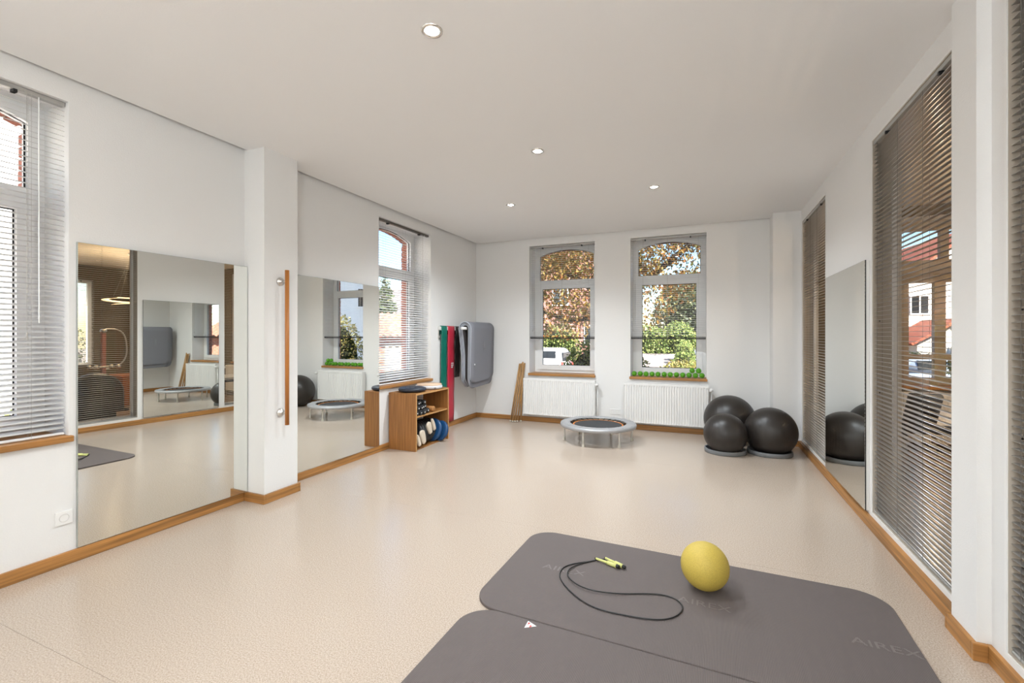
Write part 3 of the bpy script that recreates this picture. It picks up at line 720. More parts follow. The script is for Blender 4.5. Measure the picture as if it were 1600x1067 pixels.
# ------------------------------------------------------------------ grab bar on pillar
t = empty('grab_bar', (-3.24, 2.745, 0)); tag(t, 'vertical wooden grab bar with two steel rosettes on the white pillar', 'grab bar')
bm = bmesh.new(); tube(bm, (0.078, -0.012, 0.612), (0.078, -0.012, 1.888), 0.0165, seg=20); bm_obj('wooden_rod', bm, M_bar, t, True)
for z in (0.708, 1.797):
    bm = bmesh.new(); lathe(bm, [(0.0, 0.026), (0.011, 0.026), (0.014, 0.018), (0.031, 0.013), (0.036, 0.006), (0.036, 0.0005), (0, 0.0005)][::-1], 28, Matrix.Translation((0, -0.012, z)) @ Matrix.Rotation(PI / 2, 4, 'Y'))
    rz = bm_obj('rosette', bm, M_steel, t, True)
    bm = bmesh.new(); tube(bm, (0.02, -0.012, z), (0.064, -0.012, z), 0.008, seg=12); bm_obj('standoff', bm, M_steel, rz, True)

# ------------------------------------------------------------------ low oak shelf and what is on it
SX0, SX1, SY0, SY1, SZ = -3.446, -3.062, 4.412, 5.15, 0.672
tk = 0.022
t = empty('low_shelf', (0, 0, 0)); tag(t, 'low open oak shelf against the left wall under the window', 'shelf')
bx('side_panel', (SX0, SX1, SY0, SY0 + tk, 0.0008, SZ - tk), M_oakv, t, bevel=0.001, seg=1); bx('side_panel', (SX0, SX1, SY1 - tk, SY1, 0.0008, SZ - tk), M_oakv, t, bevel=0.001, seg=1)
bx('top_panel', (SX0, SX1, SY0, SY1, SZ - tk, SZ), M_oakv, t, bevel=0.001, seg=1)
bx('shelf_board', (SX0, SX1 - 0.01, SY0 + tk, SY1 - tk, 0.385, 0.385 + 0.018), M_oakv, t, bevel=0.001, seg=1)
bx('base_panel', (SX0, SX1 - 0.03, SY0 + tk, SY1 - tk, 0.0008, 0.012), M_oakv, t)
for (a, b, c, d) in ((SY0 + .0008, SY0 + tk - .0008, 0.002, SZ - .001), (SY1 - tk + .0008, SY1 - .0008, 0.002, SZ - .001), (SY0 + tk, SY1 - tk, SZ - tk + .001, SZ - .001)):
    bx('edge_band', (SX1, SX1 + 0.0012, a, b, c, d), M_oakedge, t)
bx('edge_band', (SX1 - 0.01, SX1 - 0.0088, SY0 + tk, SY1 - tk, 0.386, 0.402), M_oakedge, t)

t = empty('balance_cushion', (-3.235, 4.59, SZ)); tag(t, 'round navy balance cushion lying on the low oak shelf', 'cushion')
bm = bmesh.new(); lathe(bm, [(0, 0.001), (0.13, 0.001), (0.158, 0.012), (0.168, 0.03), (0.158, 0.048), (0.13, 0.056), (0.06, 0.058), (0, 0.057)], 40); bm_obj('cushion_body', bm, M_navy, t, True)
bm = bmesh.new()
for k in range(10):
    a = 2 * PI * k / 10; tube(bm, (0.10 * math.cos(a), 0.10 * math.sin(a), 0.055), (0.10 * math.cos(a), 0.10 * math.sin(a), 0.060), 0.008, 0.005, 8)
bm_obj('grip_nub', bm, M_navy, t, True)
t = empty('balance_board', (-3.23, 4.94, SZ)); tag(t, 'round white balance board with pale wooden top on the low oak shelf', 'balance board')
bm = bmesh.new(); lathe(bm, [(0, 0.001), (0.12, 0.001), (0.165, 0.006), (0.172, 0.02), (0.172, 0.036), (0.165, 0.044), (0.15, 0.046), (0, 0.046)], 40); bm_obj('white_base', bm, mat('pale_grey_plastic', (0.66, 0.66, 0.68), 0.4), t, True)
bm = bmesh.new(); lathe(bm, [(0, 0.0462), (0.158, 0.0462), (0.160, 0.05), (0.158, 0.060), (0, 0.060)], 40); o = bm_obj('wooden_disc', bm, M_ply, t, True); o.location = (0.0, 0.01, 0)
bm = bmesh.new()
for k in range(6):
    a = 2 * PI * (k + .5) / 6; box(bm, 0.169 * math.cos(a) - .012, 0.169 * math.cos(a) + .012, 0.169 * math.sin(a) - .012, 0.169 * math.sin(a) + .012, 0.014, 0.028, 0.003, 1)
bm_obj('grip_notch', bm, M_dish, t)

# black hand weights on the middle board: rolls with white end dots
def roll_mesh():
    bm = bmesh.new(); lathe(bm, [(0, -0.11), (0.026, -0.11), (0.030, -0.105), (0.030, 0.105), (0.026, 0.11), (0, 0.11)], 18, Matrix.Rotation(PI / 2, 4, 'Y'))
    return bm
rm = roll_mesh(); rme = bpy.data.meshes.new('roll_body')
for f in rm.faces: f.smooth = True
rm.to_mesh(rme); rm.free(); rme.materials.append(M_black)
dm = bmesh.new(); tube(dm, (0.1095, 0, 0), (0.1115, 0, 0), 0.0075, seg=12); dme = bpy.data.meshes.new('end_dot'); dm.to_mesh(dme); dm.free(); dme.materials.append(M_white)
zb = 0.403 + 0.0308
rl = [(4.475, 0, 'lower left'), (4.537, 0, 'lower, second from left'), (4.599, 0, 'lower, third from left'), (4.661, 0, 'lower, fourth from left'), (4.723, 0, 'lower right'),
      (4.506, 1, 'middle left'), (4.568, 1, 'middle, second from left'), (4.630, 1, 'middle, third from left'), (4.692, 1, 'middle right'), (4.537, 2, 'top left'), (4.599, 2, 'top middle'), (4.661, 2, 'top right')]
for y, lv, nm in rl:
    t = empty('foam_roll', (-3.19 - 0.02 * lv + random.uniform(-.02, .02), y, zb + lv * 0.0537)); tag(t, 'black roll with white end dot, %s in the pile on the shelf' % nm, 'roll', 'black rolls on the oak shelf')
    link('roll_body', rme, None, t); link('end_dot', dme, None, t)
bm = bmesh.new(); lathe(bm, [(0, -0.14), (0.030, -0.14), (0.034, -0.136), (0.034, 0.136), (0.030, 0.14), (0, 0.14)], 20, Matrix.Rotation(PI / 2, 4, 'Y'))
o = bm_obj('wooden_roller', bm, M_corkroll, None, True, loc=(-3.225, 4.83, 0.403 + 0.0348)); o.rotation_euler = (0, 0, 0); tag(o, 'light brown wooden roller right of the black rolls on the oak shelf', 'roller')

# lower compartment: black discs leaning like plates, cream pads, blue pads
def lean_disc(y, r, th, m, name, label, cat, group, x=-3.22, lean=20, tw=0, hub=True, z0=0.0135):
    t = empty(name, (x, y, z0)); tag(t, label, cat, group)
    bm = bmesh.new(); lathe(bm, [(0, -th * .38), (r * .75, -th * .5), (r * .97, -th * .32), (r, 0), (r * .97, th * .32), (r * .75, th * .5), (0, th * .38)], 32)
    L = R(lean)
    M = Matrix.Translation((0, 0, r * math.cos(L) + th * .4 * math.sin(L))) @ Matrix.Rotation(tw, 4, 'Z') @ Matrix.Rotation(PI / 2 + L, 4, 'X')
    bmesh.ops.transform(bm, matrix=M, verts=bm.verts); bm_obj('pad_body', bm, m, t, True)
    if hub:
        bm = bmesh.new(); lathe(bm, [(r * .55, th * .485), (r * .55, th * .54), (r * .60, th * .54), (r * .60, th * .485)], 24); bmesh.ops.transform(bm, matrix=M, verts=bm.verts); bm_obj('raised_ring', bm, m, t, True)
    return t
M_rubber = mat('black_rubber_disc', (0.016, 0.017, 0.019), 0.4)
ordn = ['first', 'second', 'third', 'fourth', 'fifth', 'sixth', 'seventh']
for k in range(7):
    lean_disc(4.575 + k * 0.047, 0.155, 0.032, M_rubber, 'rubber_disc', 'black rubber disc leaning in the oak shelf, %s from the left' % ordn[k], 'disc', 'black discs leaning in the oak shelf', x=-3.235, lean=-17)
for k in range(2):
    lean_disc(4.945 + k * 0.072, 0.150 - 0.02 * k, 0.05, M_blueball, 'blue_pad', ['blue pad leaning against the black discs in the oak shelf', 'rightmost blue pad in the oak shelf, slumped outwards'][k], 'pad', 'blue pads in the oak shelf', x=-3.19 + 0.08 * k, lean=-20, tw=R(-12 * k))
def cream_pad(y, z, w, h, label, x=-3.056, ang=22):
    t = empty('foam_pad', (x, y, z)); tag(t, label, 'pad', 'cream foam pads in the oak shelf')
    pts = []
    for i in range(28):
        a = 2 * PI * i / 28; rr = 1 + 0.07 * math.sin(3 * a + y * 40) + 0.04 * math.sin(5 * a)
        pts.append((w * rr * (abs(math.cos(a)) ** .7) * (1 if math.cos(a) > 0 else -1), h * rr * (abs(math.sin(a)) ** .7) * (1 if math.sin(a) > 0 else -1)))
    o = plate('pad_body', [pts], 0.03, M_cream, t, bevel=0.006); o.rotation_euler = (0, 0, PI / 2)
    o2 = plate('pad_top', [[(p * .8, q * .8) for p, q in pts]], 0.002, M_cream, t); o2.rotation_euler = (0, 0, PI / 2); o2.location = (0.002, 0, 0)
    t.rotation_euler = (R(ang), 0, 0)
cream_pad(4.478, 0.115, 0.022, 0.075, 'narrow cream foam pad, leftmost in the oak shelf'); cream_pad(4.565, 0.145, 0.045, 0.088, 'large cream foam pad, second from the left in the oak shelf')
cream_pad(4.705, 0.225, 0.042, 0.078, 'cream foam pad third from the left in the oak shelf'); cream_pad(4.795, 0.245, 0.024, 0.078, 'narrow cream foam pad beside the blue pads')

# ------------------------------------------------------------------ wall rail with bands, hanging mats
t = empty('wall_rail', (XL, 5.5, 1.452)); tag(t, 'white rail on the left wall holding bands and folded mats', 'rail')
bx('rail_board', (0.014, 0.034, 0.02, 0.72, -0.026, 0.026), M_trim, t, bevel=0.003)
for y in (0.03, 0.66): bx('rail_bracket', (0.0005, 0.014, y, y + 0.03, -0.16, 0.03), M_steel, t, bevel=0.002)
bm = bmesh.new(); tube(bm, (0.034, 0.03, -0.12), (0.014, 0.03, -0.12), 0.01, seg=12); bm_obj('bolt', bm, M_steel, t)
bm = bmesh.new(); tube(bm, (0.285, 0.20, 0.0), (0.285, 1.12, 0.0), 0.02, seg=16)
hb = bm_obj('hanging_bar', bm, M_trim, t, True)
for y in (0.55, 1.13):
    bm = bmesh.new(); tube(bm, (0.0, y, 0.0), (0.285, y, 0.0), 0.012, seg=10); bm_obj('bar_arm', bm, M_trim, t, True)
def drape(name, y0, y1, x0, ztop, zb, m, label, cat, group, th=0.006, folds=2, floor=False, print_=False):
    """band draped over the rail board: over the top, hanging in front, loosely folded"""
    t = empty(name, (XL, (y0 + y1) / 2, ztop)); tag(t, label, cat, group)
    h = (y1 - y0) / 2
    bm = bmesh.new(); nz = 14; nu = 4 * folds
    def row(x, z, amp): return [bm.verts.new((x + amp * (0.5 - 0.5 * math.cos(2 * PI * folds * i / nu)), -h + 2 * h * i / nu, z)) for i in range(nu + 1)]
    rows = [row(0.010, -0.12, 0.0), row(0.010, -0.01, 0.0), row(0.016, 0.004, 0.002), row(0.030, 0.004, 0.003), row(0.038, -0.01, 0.004)]
    for k in range(1, nz + 1):
        z = (zb - ztop) * k / nz
        rows.append(row(0.040 - 0.014 * k / nz + 0.003 * math.sin(k * 1.7), z, 0.008 + 0.003 * math.sin(k * .9)))
    for a, b in zip(rows[:-1], rows[1:]):
        for i in range(nu): bm.faces.new((a[i], a[i + 1], b[i + 1], b[i]))
    o = bm_obj('band_sheet', bm, m, t, True)
    md = o.modifiers.new('thickness', 'SOLIDIFY'); md.thickness = th; md.offset = 1
    return t
def label_lines(t, z):
    bm = bmesh.new()
    for k in range(3):
        for q in range(3 - (k == 2)): box(bm, 0.055, 0.0562, -0.035 + q * 0.025, -0.018 + q * 0.025, z - k * 0.028, z + 0.018 - k * 0.028)
    bm_obj('printed_label', bm, M_white, t)
drape('exercise_band', 5.565, 5.715, 0, 1.485, 0.45, M_teal, 'dark green exercise band hanging on the white rail beside the window', 'exercise band', None, folds=3)
tr_ = drape('exercise_band', 5.745, 5.935, 0, 1.485, 0.078, M_red, 'long red exercise band hanging from the white rail to the floor', 'exercise band', None, folds=1)
label_lines(tr_, -0.555)
drape('exercise_band', 5.965, 6.11, 0, 1.485, 0.72, M_darkmat, 'dark brown exercise band hanging between the red band and the folded mats', 'exercise band', None, folds=2)
def hung_mat(y0, y1, xc, rad, ztop, zf, zb_, m, label, th=0.016, slant=0.0, rc=0.11, logo=False, conv=0.0):
    t = empty('hanging_mat', (XL, (y0 + y1) / 2, ztop)); tag(t, label, 'mat', 'folded mats on the wall rail')
    h = (y1 - y0) / 2
    prof = []
    nb, na, nf = 16, 12, 16
    Lb = ztop - rad - zb_; Lf = ztop - rad - zf
    # denser near ends for the rounded corners
    def ds(n): return [1 - (1 - i / n) ** 2 for i in range(n + 1)]
    for q in [1 - d for d in ds(nb)][:-1]:
        prof.append((xc - rad + conv * min(1, 2.2 * q), -rad - Lb * q, Lb * (1 - q)))
    for i in range(na + 1):
        a = PI - PI * i / na; prof.append((xc + rad * math.cos(a), -rad + rad * math.sin(a), None))
    for d in ds(nf)[1:]:
        prof.append((xc + rad - conv * 0.35 * d, -rad - Lf * d, Lf * (1 - d)))
    bm = bmesh.new(); rows = []; nu = 6
    for x, z, e in prof:
        inset = 0
        if e is not None and e < rc: inset = rc - math.sqrt(max(0, rc * rc - (rc - e) ** 2))
        rows.append([bm.verts.new((x, -h + inset + (2 * h - 2 * inset) * i / nu, z + slant * (i / nu - .5) * (1 if e is not None else 0))) for i in range(nu + 1)])
    for a, b in zip(rows[:-1], rows[1:]):
        for i in range(nu): bm.faces.new((a[i], a[i + 1], b[i + 1], b[i]))
    o = bm_obj('foam_sheet', bm, m, t, True); o.data.materials.append(M_bluelight if m is M_bluegrey else m)
    md = o.modifiers.new('thickness', 'SOLIDIFY'); md.thickness = th; md.offset = 0; md.material_offset_rim = 1
    if logo:
        q = textobj('embossed_lettering', 'AIREX', 0.062, 0.0008, M_bluepale, t)
        q.data.transform(Matrix.Rotation(PI / 2, 4, 'X')); q.data.transform(Matrix.Rotation(PI / 2, 4, 'Z')); q.data.transform(Matrix.Rotation(-PI / 2, 4, 'X'))
        q.location = (xc + rad + th / 2 + 0.006, 0.02, -0.36)
        bm = bmesh.new(); tube(bm, (xc + rad + th / 2 + 0.008, -h + 0.09, -0.62), (xc + rad + th / 2 + 0.012, -h + 0.09, -0.62), 0.012, seg=10); bm_obj('printed_badge', bm, M_white, t)
XC = 0.285
hung_mat(5.82, 6.56, XC, 0.034, 1.486, 0.66, 0.63, M_darkmat, 'dark brown mat folded innermost on the wall rail', conv=0.040)
hung_mat(5.815, 6.565, XC, 0.055, 1.505, 0.61, 0.61, M_bluegrey, 'grey mat folded second innermost on the wall rail', slant=0.01, conv=0.042)
hung_mat(5.81, 6.57, XC, 0.076, 1.524, 0.585, 0.60, M_bluegrey, 'grey mat folded third from inside on the wall rail, hanging lowest in front', slant=0.02, conv=0.044)
hung_mat(5.80, 6.575, XC, 0.098, 1.545, 0.665, 0.605, M_bluegrey, 'grey mat folded outermost on the wall rail', slant=0.02, logo=True, conv=0.046)

# ------------------------------------------------------------------ leaning sticks
sticks = [((-2.765, 6.525), (-2.668, 6.664), 0.905, 'leftmost'), ((-2.722, 6.50), (-2.640, 6.664), 0.91, 'second from the left'), ((-2.690, 6.515), (-2.612, 6.668), 0.90, 'third from the left'), ((-2.66, 6.545), (-2.588, 6.676), 0.915, 'fourth from the left'), ((-2.618, 6.585), (-2.601, 6.628), 0.935, 'rightmost')]
for (a, b, z, nm) in sticks:
    t = empty('wooden_stick', (a[0], a[1], 0)); tag(t, '%s wooden stick leaning in the bundle beside the left radiator' % nm, 'stick', 'wooden sticks beside the radiator')
    d = Vector((b[0] - a[0], b[1] - a[1], z)); 
    bm = bmesh.new(); tube(bm, (0, 0, 0.010), d, 0.0125, seg=14); bm_obj('shaft', bm, M_stick, t, True)
    bm = bmesh.new(); tube(bm, Vector((0, 0, 0.010)) - d * 0.004, Vector((0, 0, 0.010)) + d * 0.018, 0.0138, seg=14); bm_obj('rubber_tip', bm, M_foot, t, True)

# ------------------------------------------------------------------ green spiky balls on the sill
bm = bmesh.new(); bmesh.ops.create_icosphere(bm, subdivisions=3, radius=0.034)
for f in bm.faces: f.smooth = True
gme = bpy.data.meshes.new('ball_body'); bm.to_mesh(gme); bm.free(); gme.materials.append(M_green)
bm = bmesh.new(); gold = PI * (3 - math.sqrt(5))
for k in range(60):
    z = 1 - 2 * (k + .5) / 60; rr = math.sqrt(1 - z * z); v = Vector((rr * math.cos(gold * k), rr * math.sin(gold * k), z))
    tube(bm, v * 0.033, v * 0.0395, 0.0042, 0.0015, 5, False)
nme = bpy.data.meshes.new('nub_cover'); bm.to_mesh(nme); bm.free(); nme.materials.append(M_green)
def gball(x, y, z, lab):
    t = empty('massage_ball', (x, y, z)); tag(t, lab, 'massage ball', 'green massage balls on the sill')
    b = link('ball_body', gme, None, t); n = link('nub_cover', nme, None, t); n['kind'] = 'stuff'
    t.rotation_euler = (random.random() * 3, random.random() * 3, random.random() * 3)
gz = ZS + 0.0428
for k in range(12):
    gball(-0.914 + k * 0.0822, YB + 0.035 + (0.012 if k % 2 else 0), gz, 'green spiky ball on the window sill, %s in the row from the left' % (['first', 'second', 'third', 'fourth', 'fifth', 'sixth', 'seventh', 'eighth', 'ninth', 'tenth', 'eleventh', 'twelfth'][k]))
gball(-0.134, YB + 0.04, gz + 0.064, 'green spiky ball stacked on the row, left of the two on top'); gball(-0.052, YB + 0.042, gz + 0.064, 'green spiky ball stacked on the row, right of the two on top')

# window lettering (mirror-written, on the outside of the glass)
def lettering(s, size, x, z, shear=0.0):
    q = textobj('window_lettering', s, size, 0.0005, M_decal, w5, 'CENTER', shear)
    q.data.transform(Matrix.Rotation(PI / 2, 4, 'X')); q.data.transform(Matrix.Scale(-1, 4, (1, 0, 0))); q.data.flip_normals()
    q.location = (x - sum(BW[1]) / 2, JAMB + 0.027, z); return q
lettering('Kursangebot', 0.062, -0.62, 1.085)
lettering('III   SIQJ', 0.10, -0.22, 1.15); lettering('T()(', 0.11, -0.24, 0.99)
q = textobj('window_lettering', 'IIeloanoII', 0.05, 0.0005, M_decal, w4); q.data.transform(Matrix.Rotation(PI / 2, 4, 'X')); q.data.transform(Matrix.Scale(-1, 4, (1, 0, 0))); q.data.flip_normals(); q.location = (-0.27, JAMB + 0.027, 1.13)

# ------------------------------------------------------------------ the room next door
M_ex = mat('black_leather', (0.022, 0.026, 0.03), 0.38)
t = empty('training_chair', (2.3, 3.85, 0), R(90)); tag(t, 'black padded training chair with rounded back in the room next door', 'training machine')
bm = bmesh.new(); lp = [(-0.36, 0.10), (0.36, 0.10)] + [(0.36 - 0.0, 0.40)] + [(0.36 * math.cos(a), 0.42 + 0.36 * math.sin(a) * 0.9) for a in [PI * k / 14 for k in range(1, 14)]] + [(-0.36, 0.40)]
o = plate('padded_back', [lp], 0.16, M_ex, t, bevel=0.03)
o.location = (0, 0.06, 0); bm.free()
bx('seat_pad', (-0.3, 0.3, -0.42, 0.06, 0.34, 0.44), M_ex, t, bevel=0.03)
bx('base_frame', (-0.25, 0.25, -0.4, 0.2, 0.001, 0.10), M_black, t, bevel=0.01)
bm = bmesh.new(); tube(bm, (0, -0.18, 0.1), (0, -0.18, 0.34), 0.05, seg=14); bm_obj('column', bm, M_steel, t, True)
t = empty('cable_tower', (3.1, 4.34, 0)); tag(t, 'red cable tower with steel handle bar in the room next door', 'training machine')
bx('upright', (-0.03, 0.03, -0.03, 0.03, 0.04, 1.42), mat('red_powder_coat', (0.42, 0.12, 0.08), 0.4), t, bevel=0.006)
bx('foot_plate', (-0.3, 0.3, -0.25, 0.25, 0.001, 0.04), M_black, t, bevel=0.008)
bm = bmesh.new(); tube(bm, (-.05, 0, 1.43), (.05, 0, 1.43), 0.035, seg=14); bm_obj('pulley', bm, M_steel, t, True)
sweep('guide_tube', [(0.0, 0.03, 0.75), (0.0, 0.35, 0.78), (0.0, 0.37, 1.2), (0.0, 0.30, 1.5), (0.0, 0.03, 1.46)], 0.012, M_steel, t)
bm = bmesh.new(); tube(bm, (-.05, -0.22, 0.78), (-.05, 0.2, 0.80), 0.015, seg=10)
for y in (-.22, -.12, .1, .2):
    bmesh.ops.create_uvsphere(bm, u_segments=12, v_segments=8, radius=0.045, matrix=Matrix.Translation((-.05, y, .79)))
bm_obj('handle_bar', bm, M_chrome, t, True)
t = empty('neighbour_cabinet', (3.75, 5.05, 0)); tag(t, 'orange-brown low cabinet in the room next door', 'cabinet')
M_cab = mat('orange_veneer', (0.40, 0.13, 0.04), 0.45)
bx('carcass', (-0.35, 0.35, -0.3, 0.3, 0.001, 0.58), M_cab, t, bevel=0.003)
for s in (-1, 1):
    d = bx('door', (-0.352, -0.368, -0.296 if s < 0 else 0.004, -0.004 if s < 0 else 0.296, 0.03, 0.56), M_cab, t, bevel=0.002)
    bm = bmesh.new(); tube(bm, (-0.368, -0.03 * -s, 0.4), (-0.385, -0.03 * -s, 0.4), 0.01, seg=10); bm_obj('knob', bm, M_steel, d)
radiator(NW[0] - 0.05, NW[1] + 0.05, 0.12, 0.69, 'white radiator under the window of the room next door', YB - 0.0125)
# treatment couch with white sheet
t = empty('treatment_couch', (2.0, 5.75, 0)); tag(t, 'treatment couch with white sheet in the room next door', 'couch')
bx('mattress', (-0.35, 0.35, -0.55, 0.55, 0.46, 0.54), M_navy, t, bevel=0.02)
bx('sheet', (-0.358, 0.358, -0.5, 0.558, 0.5, 0.547), M_white, t, bevel=0.012)
for x in (-.28, .28):
    for y in (-.48, .48):
        bm = bmesh.new(); tube(bm, (x, y, 0.001), (x, y, 0.47), 0.02, seg=10); bm_obj('leg', bm, M_steel, t, True)
o = bx('backrest', (-0.34, -0.10, -0.03, 0.03, 0.0, 0.42), M_navy, t, bevel=0.02); o.location = (0, -0.55, 0.47); o.rotation_euler = (R(28), 0, 0)
def ribbon_lamp(loc, label, power, rad=0.52, cable=True):
    t = empty('pendant_lamp', loc); tag(t, label, 'lamp')
    bm = bmesh.new(); n = 60; prev = None
    for i in range(n + 1):
        f = i / n; a = 2 * PI * 1.75 * f; r = rad * (1 - 0.42 * f); z = -0.16 * f; w = 0.05 + 0.05 * math.sin(PI * f)
        ring = [bm.verts.new((r * math.cos(a) * 1.0, r * math.sin(a), z)), bm.verts.new(((r - w) * math.cos(a), (r - w) * math.sin(a), z + 0.012)),
                bm.verts.new(((r - w) * math.cos(a), (r - w) * math.sin(a), z + 0.018)), bm.verts.new((r * math.cos(a), r * math.sin(a), z + 0.006))]
        if prev:
            for k in range(4): bm.faces.new((prev[k], prev[(k + 1) % 4], ring[(k + 1) % 4], ring[k]))
        prev = ring
    bmesh.ops.recalc_face_normals(bm, faces=bm.faces)
    bm_obj('ribbon_shade', bm, M_ring, t, True)
    bm = bmesh.new(); tube(bm, (0, 0, -0.1), (0, 0, ZC - loc[2] - 0.02), 0.003, seg=6)
    for k in range(3): tube(bm, (rad * .8 * math.cos(2.1 * k), rad * .8 * math.sin(2.1 * k), -0.02), (0, 0, ZC - loc[2] - 0.02), 0.0015, seg=5)
    bm_obj('suspension_wire', bm, M_steel, t)
    bm = bmesh.new(); tube(bm, (0, 0, ZC - loc[2] - 0.022), (0, 0, ZC - loc[2] - 0.0005), 0.06, seg=20); bm_obj('ceiling_rose', bm, M_white, t, True)
    ld = bpy.data.lights.new('lamp', 'POINT'); ld.energy = power; ld.color = (1.0, 0.84, 0.63); ld.shadow_soft_size = 0.02
    lo = bpy.data.objects.new('lamp', ld); COL.objects.link(lo); lo.parent = t; lo.location = (0, 0, -0.02)
    return t, ld
ribbon_lamp((3.0, 4.72, 2.06), 'glowing spiral ribbon lamp hanging in the room next door', 60.0)
tp, ldp = ribbon_lamp((0.42, -1.3, 2.3), 'added spiral fill lamp, unseen behind the camera, nearer the right wall', FILL_LAMP_W)  # added lamp out of view, brightens ceiling and walls
ldp.color = (0.865, 0.945, 1.0); ldp.shadow_soft_size = 0.4
tp2, ldp2 = ribbon_lamp((-2.4, -1.6, 2.3), 'added spiral fill lamp, unseen behind the camera, nearer the left wall', FILL_LAMP_W * 0.5)  # second added fill lamp, also out of view
ldp2.color = ldp.color; ldp2.shadow_soft_size = 0.4

# ------------------------------------------------------------------ outdoors
GZ = -0.8
M_ground = mat('paved_yard', (0.20, 0.165, 0.14), 0.9, noise=(0.8, 0.25), bump=(6, 0.3, 0.02))
M_lawn = mat('lawn', (0.06, 0.10, 0.02), 0.95, noise=(3, 0.4), bump=(30, 0.6, 0.05))
g = struct(bx('floor_outdoors', (-90, 90, -60, 110, GZ - 0.3, GZ), M_ground))
def strip(name, dims, m, label, cat):
    o = bx(name, dims, m); tag(o, label, cat); return o
strip('lawn', (-9.4, -4.2, 7.2, 12.4, GZ + 0.001, GZ + 0.02), M_lawn, 'green lawn outside the left windows', 'lawn')
M_drive = mat('pale_gravel', (0.22, 0.185, 0.16), 0.95, noise=(4, 0.2), bump=(30, 0.4, 0.02))
dw = strip('driveway', (-3.6, -1.4, 13.0, 28.6, GZ + 0.001, GZ + 1.05), M_drive, 'pale gravel driveway beyond the right back window', 'driveway')
M_road = mat('asphalt', (0.09, 0.09, 0.095), 0.9, noise=(8, 0.2))
strip('street', (4.6, 10.5, 17.2, 22.0, GZ + 0.001, GZ + 0.012), M_road, 'grey asphalt beyond the window of the room next door', 'street')

def leaf_cloud(name, blobs, n, size, m, parent, elong=1.6, droop=0.0, fill=0.5, seed=1, pairs=True):
    """blobs: (cx, cy, cz, rx, ry, rz); leaves as folded diamonds joined into one part"""
    rnd = random.Random(seed); vs = []; fs = []
    vol = [b[3] * b[4] * b[5] for b in blobs]; tot = sum(vol)
    for b, v in zip(blobs, vol):
        for _ in range(max(20, int(n * v / tot))):
            while True:
                d = Vector((rnd.uniform(-1, 1), rnd.uniform(-1, 1), rnd.uniform(-1, 1)))
                L = d.length
                if 0.05 < L <= 1: break
            d = d / L * (L ** fill)
            c = Vector((b[0] + d.x * b[3], b[1] + d.y * b[4], b[2] + d.z * b[5]))
            s = size * rnd.uniform(0.6, 1.25)
            ax = Vector((rnd.uniform(-1, 1), rnd.uniform(-1, 1), rnd.uniform(-1, 1) - droop)).normalized()
            sd = ax.cross(Vector((rnd.uniform(-1, 1), rnd.uniform(-1, 1), rnd.uniform(-1, 1)))).normalized()
            nn = ax.cross(sd)
            i = len(vs)
            vs += [c, c + ax * s * elong * .5 + sd * s * .5 + nn * s * .12, c + ax * s * elong, c + ax * s * elong * .5 - sd * s * .5 + nn * s * .12]
            fs += [(i, i + 1, i + 2), (i, i + 2, i + 3)]
    me = bpy.data.meshes.new(name); me.from_pydata([tuple(v) for v in vs], [], fs); me.materials.append(m)
    o = link(name, me, None, parent); o['kind'] = 'stuff'; return o
def limb(bm, pts, r0, r1):
    n = len(pts) - 1
    for i in range(n):
        tube(bm, pts[i], pts[i + 1], r0 + (r1 - r0) * i / n, r0 + (r1 - r0) * (i + 1) / n, 10, True)
M_bark = mat('dark_bark', (0.035, 0.026, 0.02), 0.95, noise=(20, 0.4), bump=(30, 0.8, 0.02))
M_autumn = mat('autumn_leaves', (0.3, 0.2, 0.05), 0.6, island=[(0.10, 0.11, 0.018), (0.20, 0.15, 0.03), (0.32, 0.19, 0.035), (0.36, 0.13, 0.03), (0.17, 0.15, 0.04), (0.40, 0.26, 0.07)], trans=0.4)
M_leafg = mat('green_leaves', (0.1, 0.15, 0.03), 0.6, island=[(0.06, 0.11, 0.02), (0.13, 0.20, 0.04), (0.24, 0.29, 0.07), (0.36, 0.36, 0.12)], trans=0.3)
M_leafy = mat('yellow_green_leaves', (0.2, 0.2, 0.05), 0.6, island=[(0.14, 0.15, 0.03), (0.28, 0.26, 0.06), (0.40, 0.36, 0.13), (0.30, 0.20, 0.07)], trans=0.3)
M_leafd = mat('dark_green_leaves', (0.05, 0.08, 0.03), 0.6, island=[(0.03, 0.05, 0.02), (0.06, 0.09, 0.035), (0.10, 0.13, 0.055), (0.18, 0.18, 0.09)], trans=0.2)

t = empty('chestnut_tree', (-1.95, 10.6, GZ)); tag(t, 'autumn chestnut tree with drooping brown-gold leaves close behind the back windows', 'tree')
bm = bmesh.new(); limb(bm, [(0, 0, 0), (0.05, 0, 1.6), (0.0, 0.05, 2.6), (0.1, 0, 4.0), (0.0, 0, 6.0)], 0.26, 0.10); bm_obj('trunk', bm, M_bark, t, True)
for pts in ([(0.02, 0, 2.0), (-0.35, -0.3, 2.55), (-0.9, -0.5, 2.5), (-1.9, -0.6, 2.85)], [(0.02, 0, 2.9), (-0.8, -0.2, 3.5), (-2.2, 0.2, 4.3)], [(0.02, 0, 2.6), (0.8, -0.5, 3.3), (2.0, -0.4, 4.3), (3.4, 0, 4.8)],
            [(0.02, 0, 3.4), (0.5, 0.4, 4.6), (1.4, 0.3, 5.6)], [(0, 0, 3.6), (-0.6, -0.6, 4.8), (-1.6, -0.8, 5.4)]):
    bm = bmesh.new(); limb(bm, pts, 0.09, 0.03); bm_obj('branch', bm, M_bark, t, True)
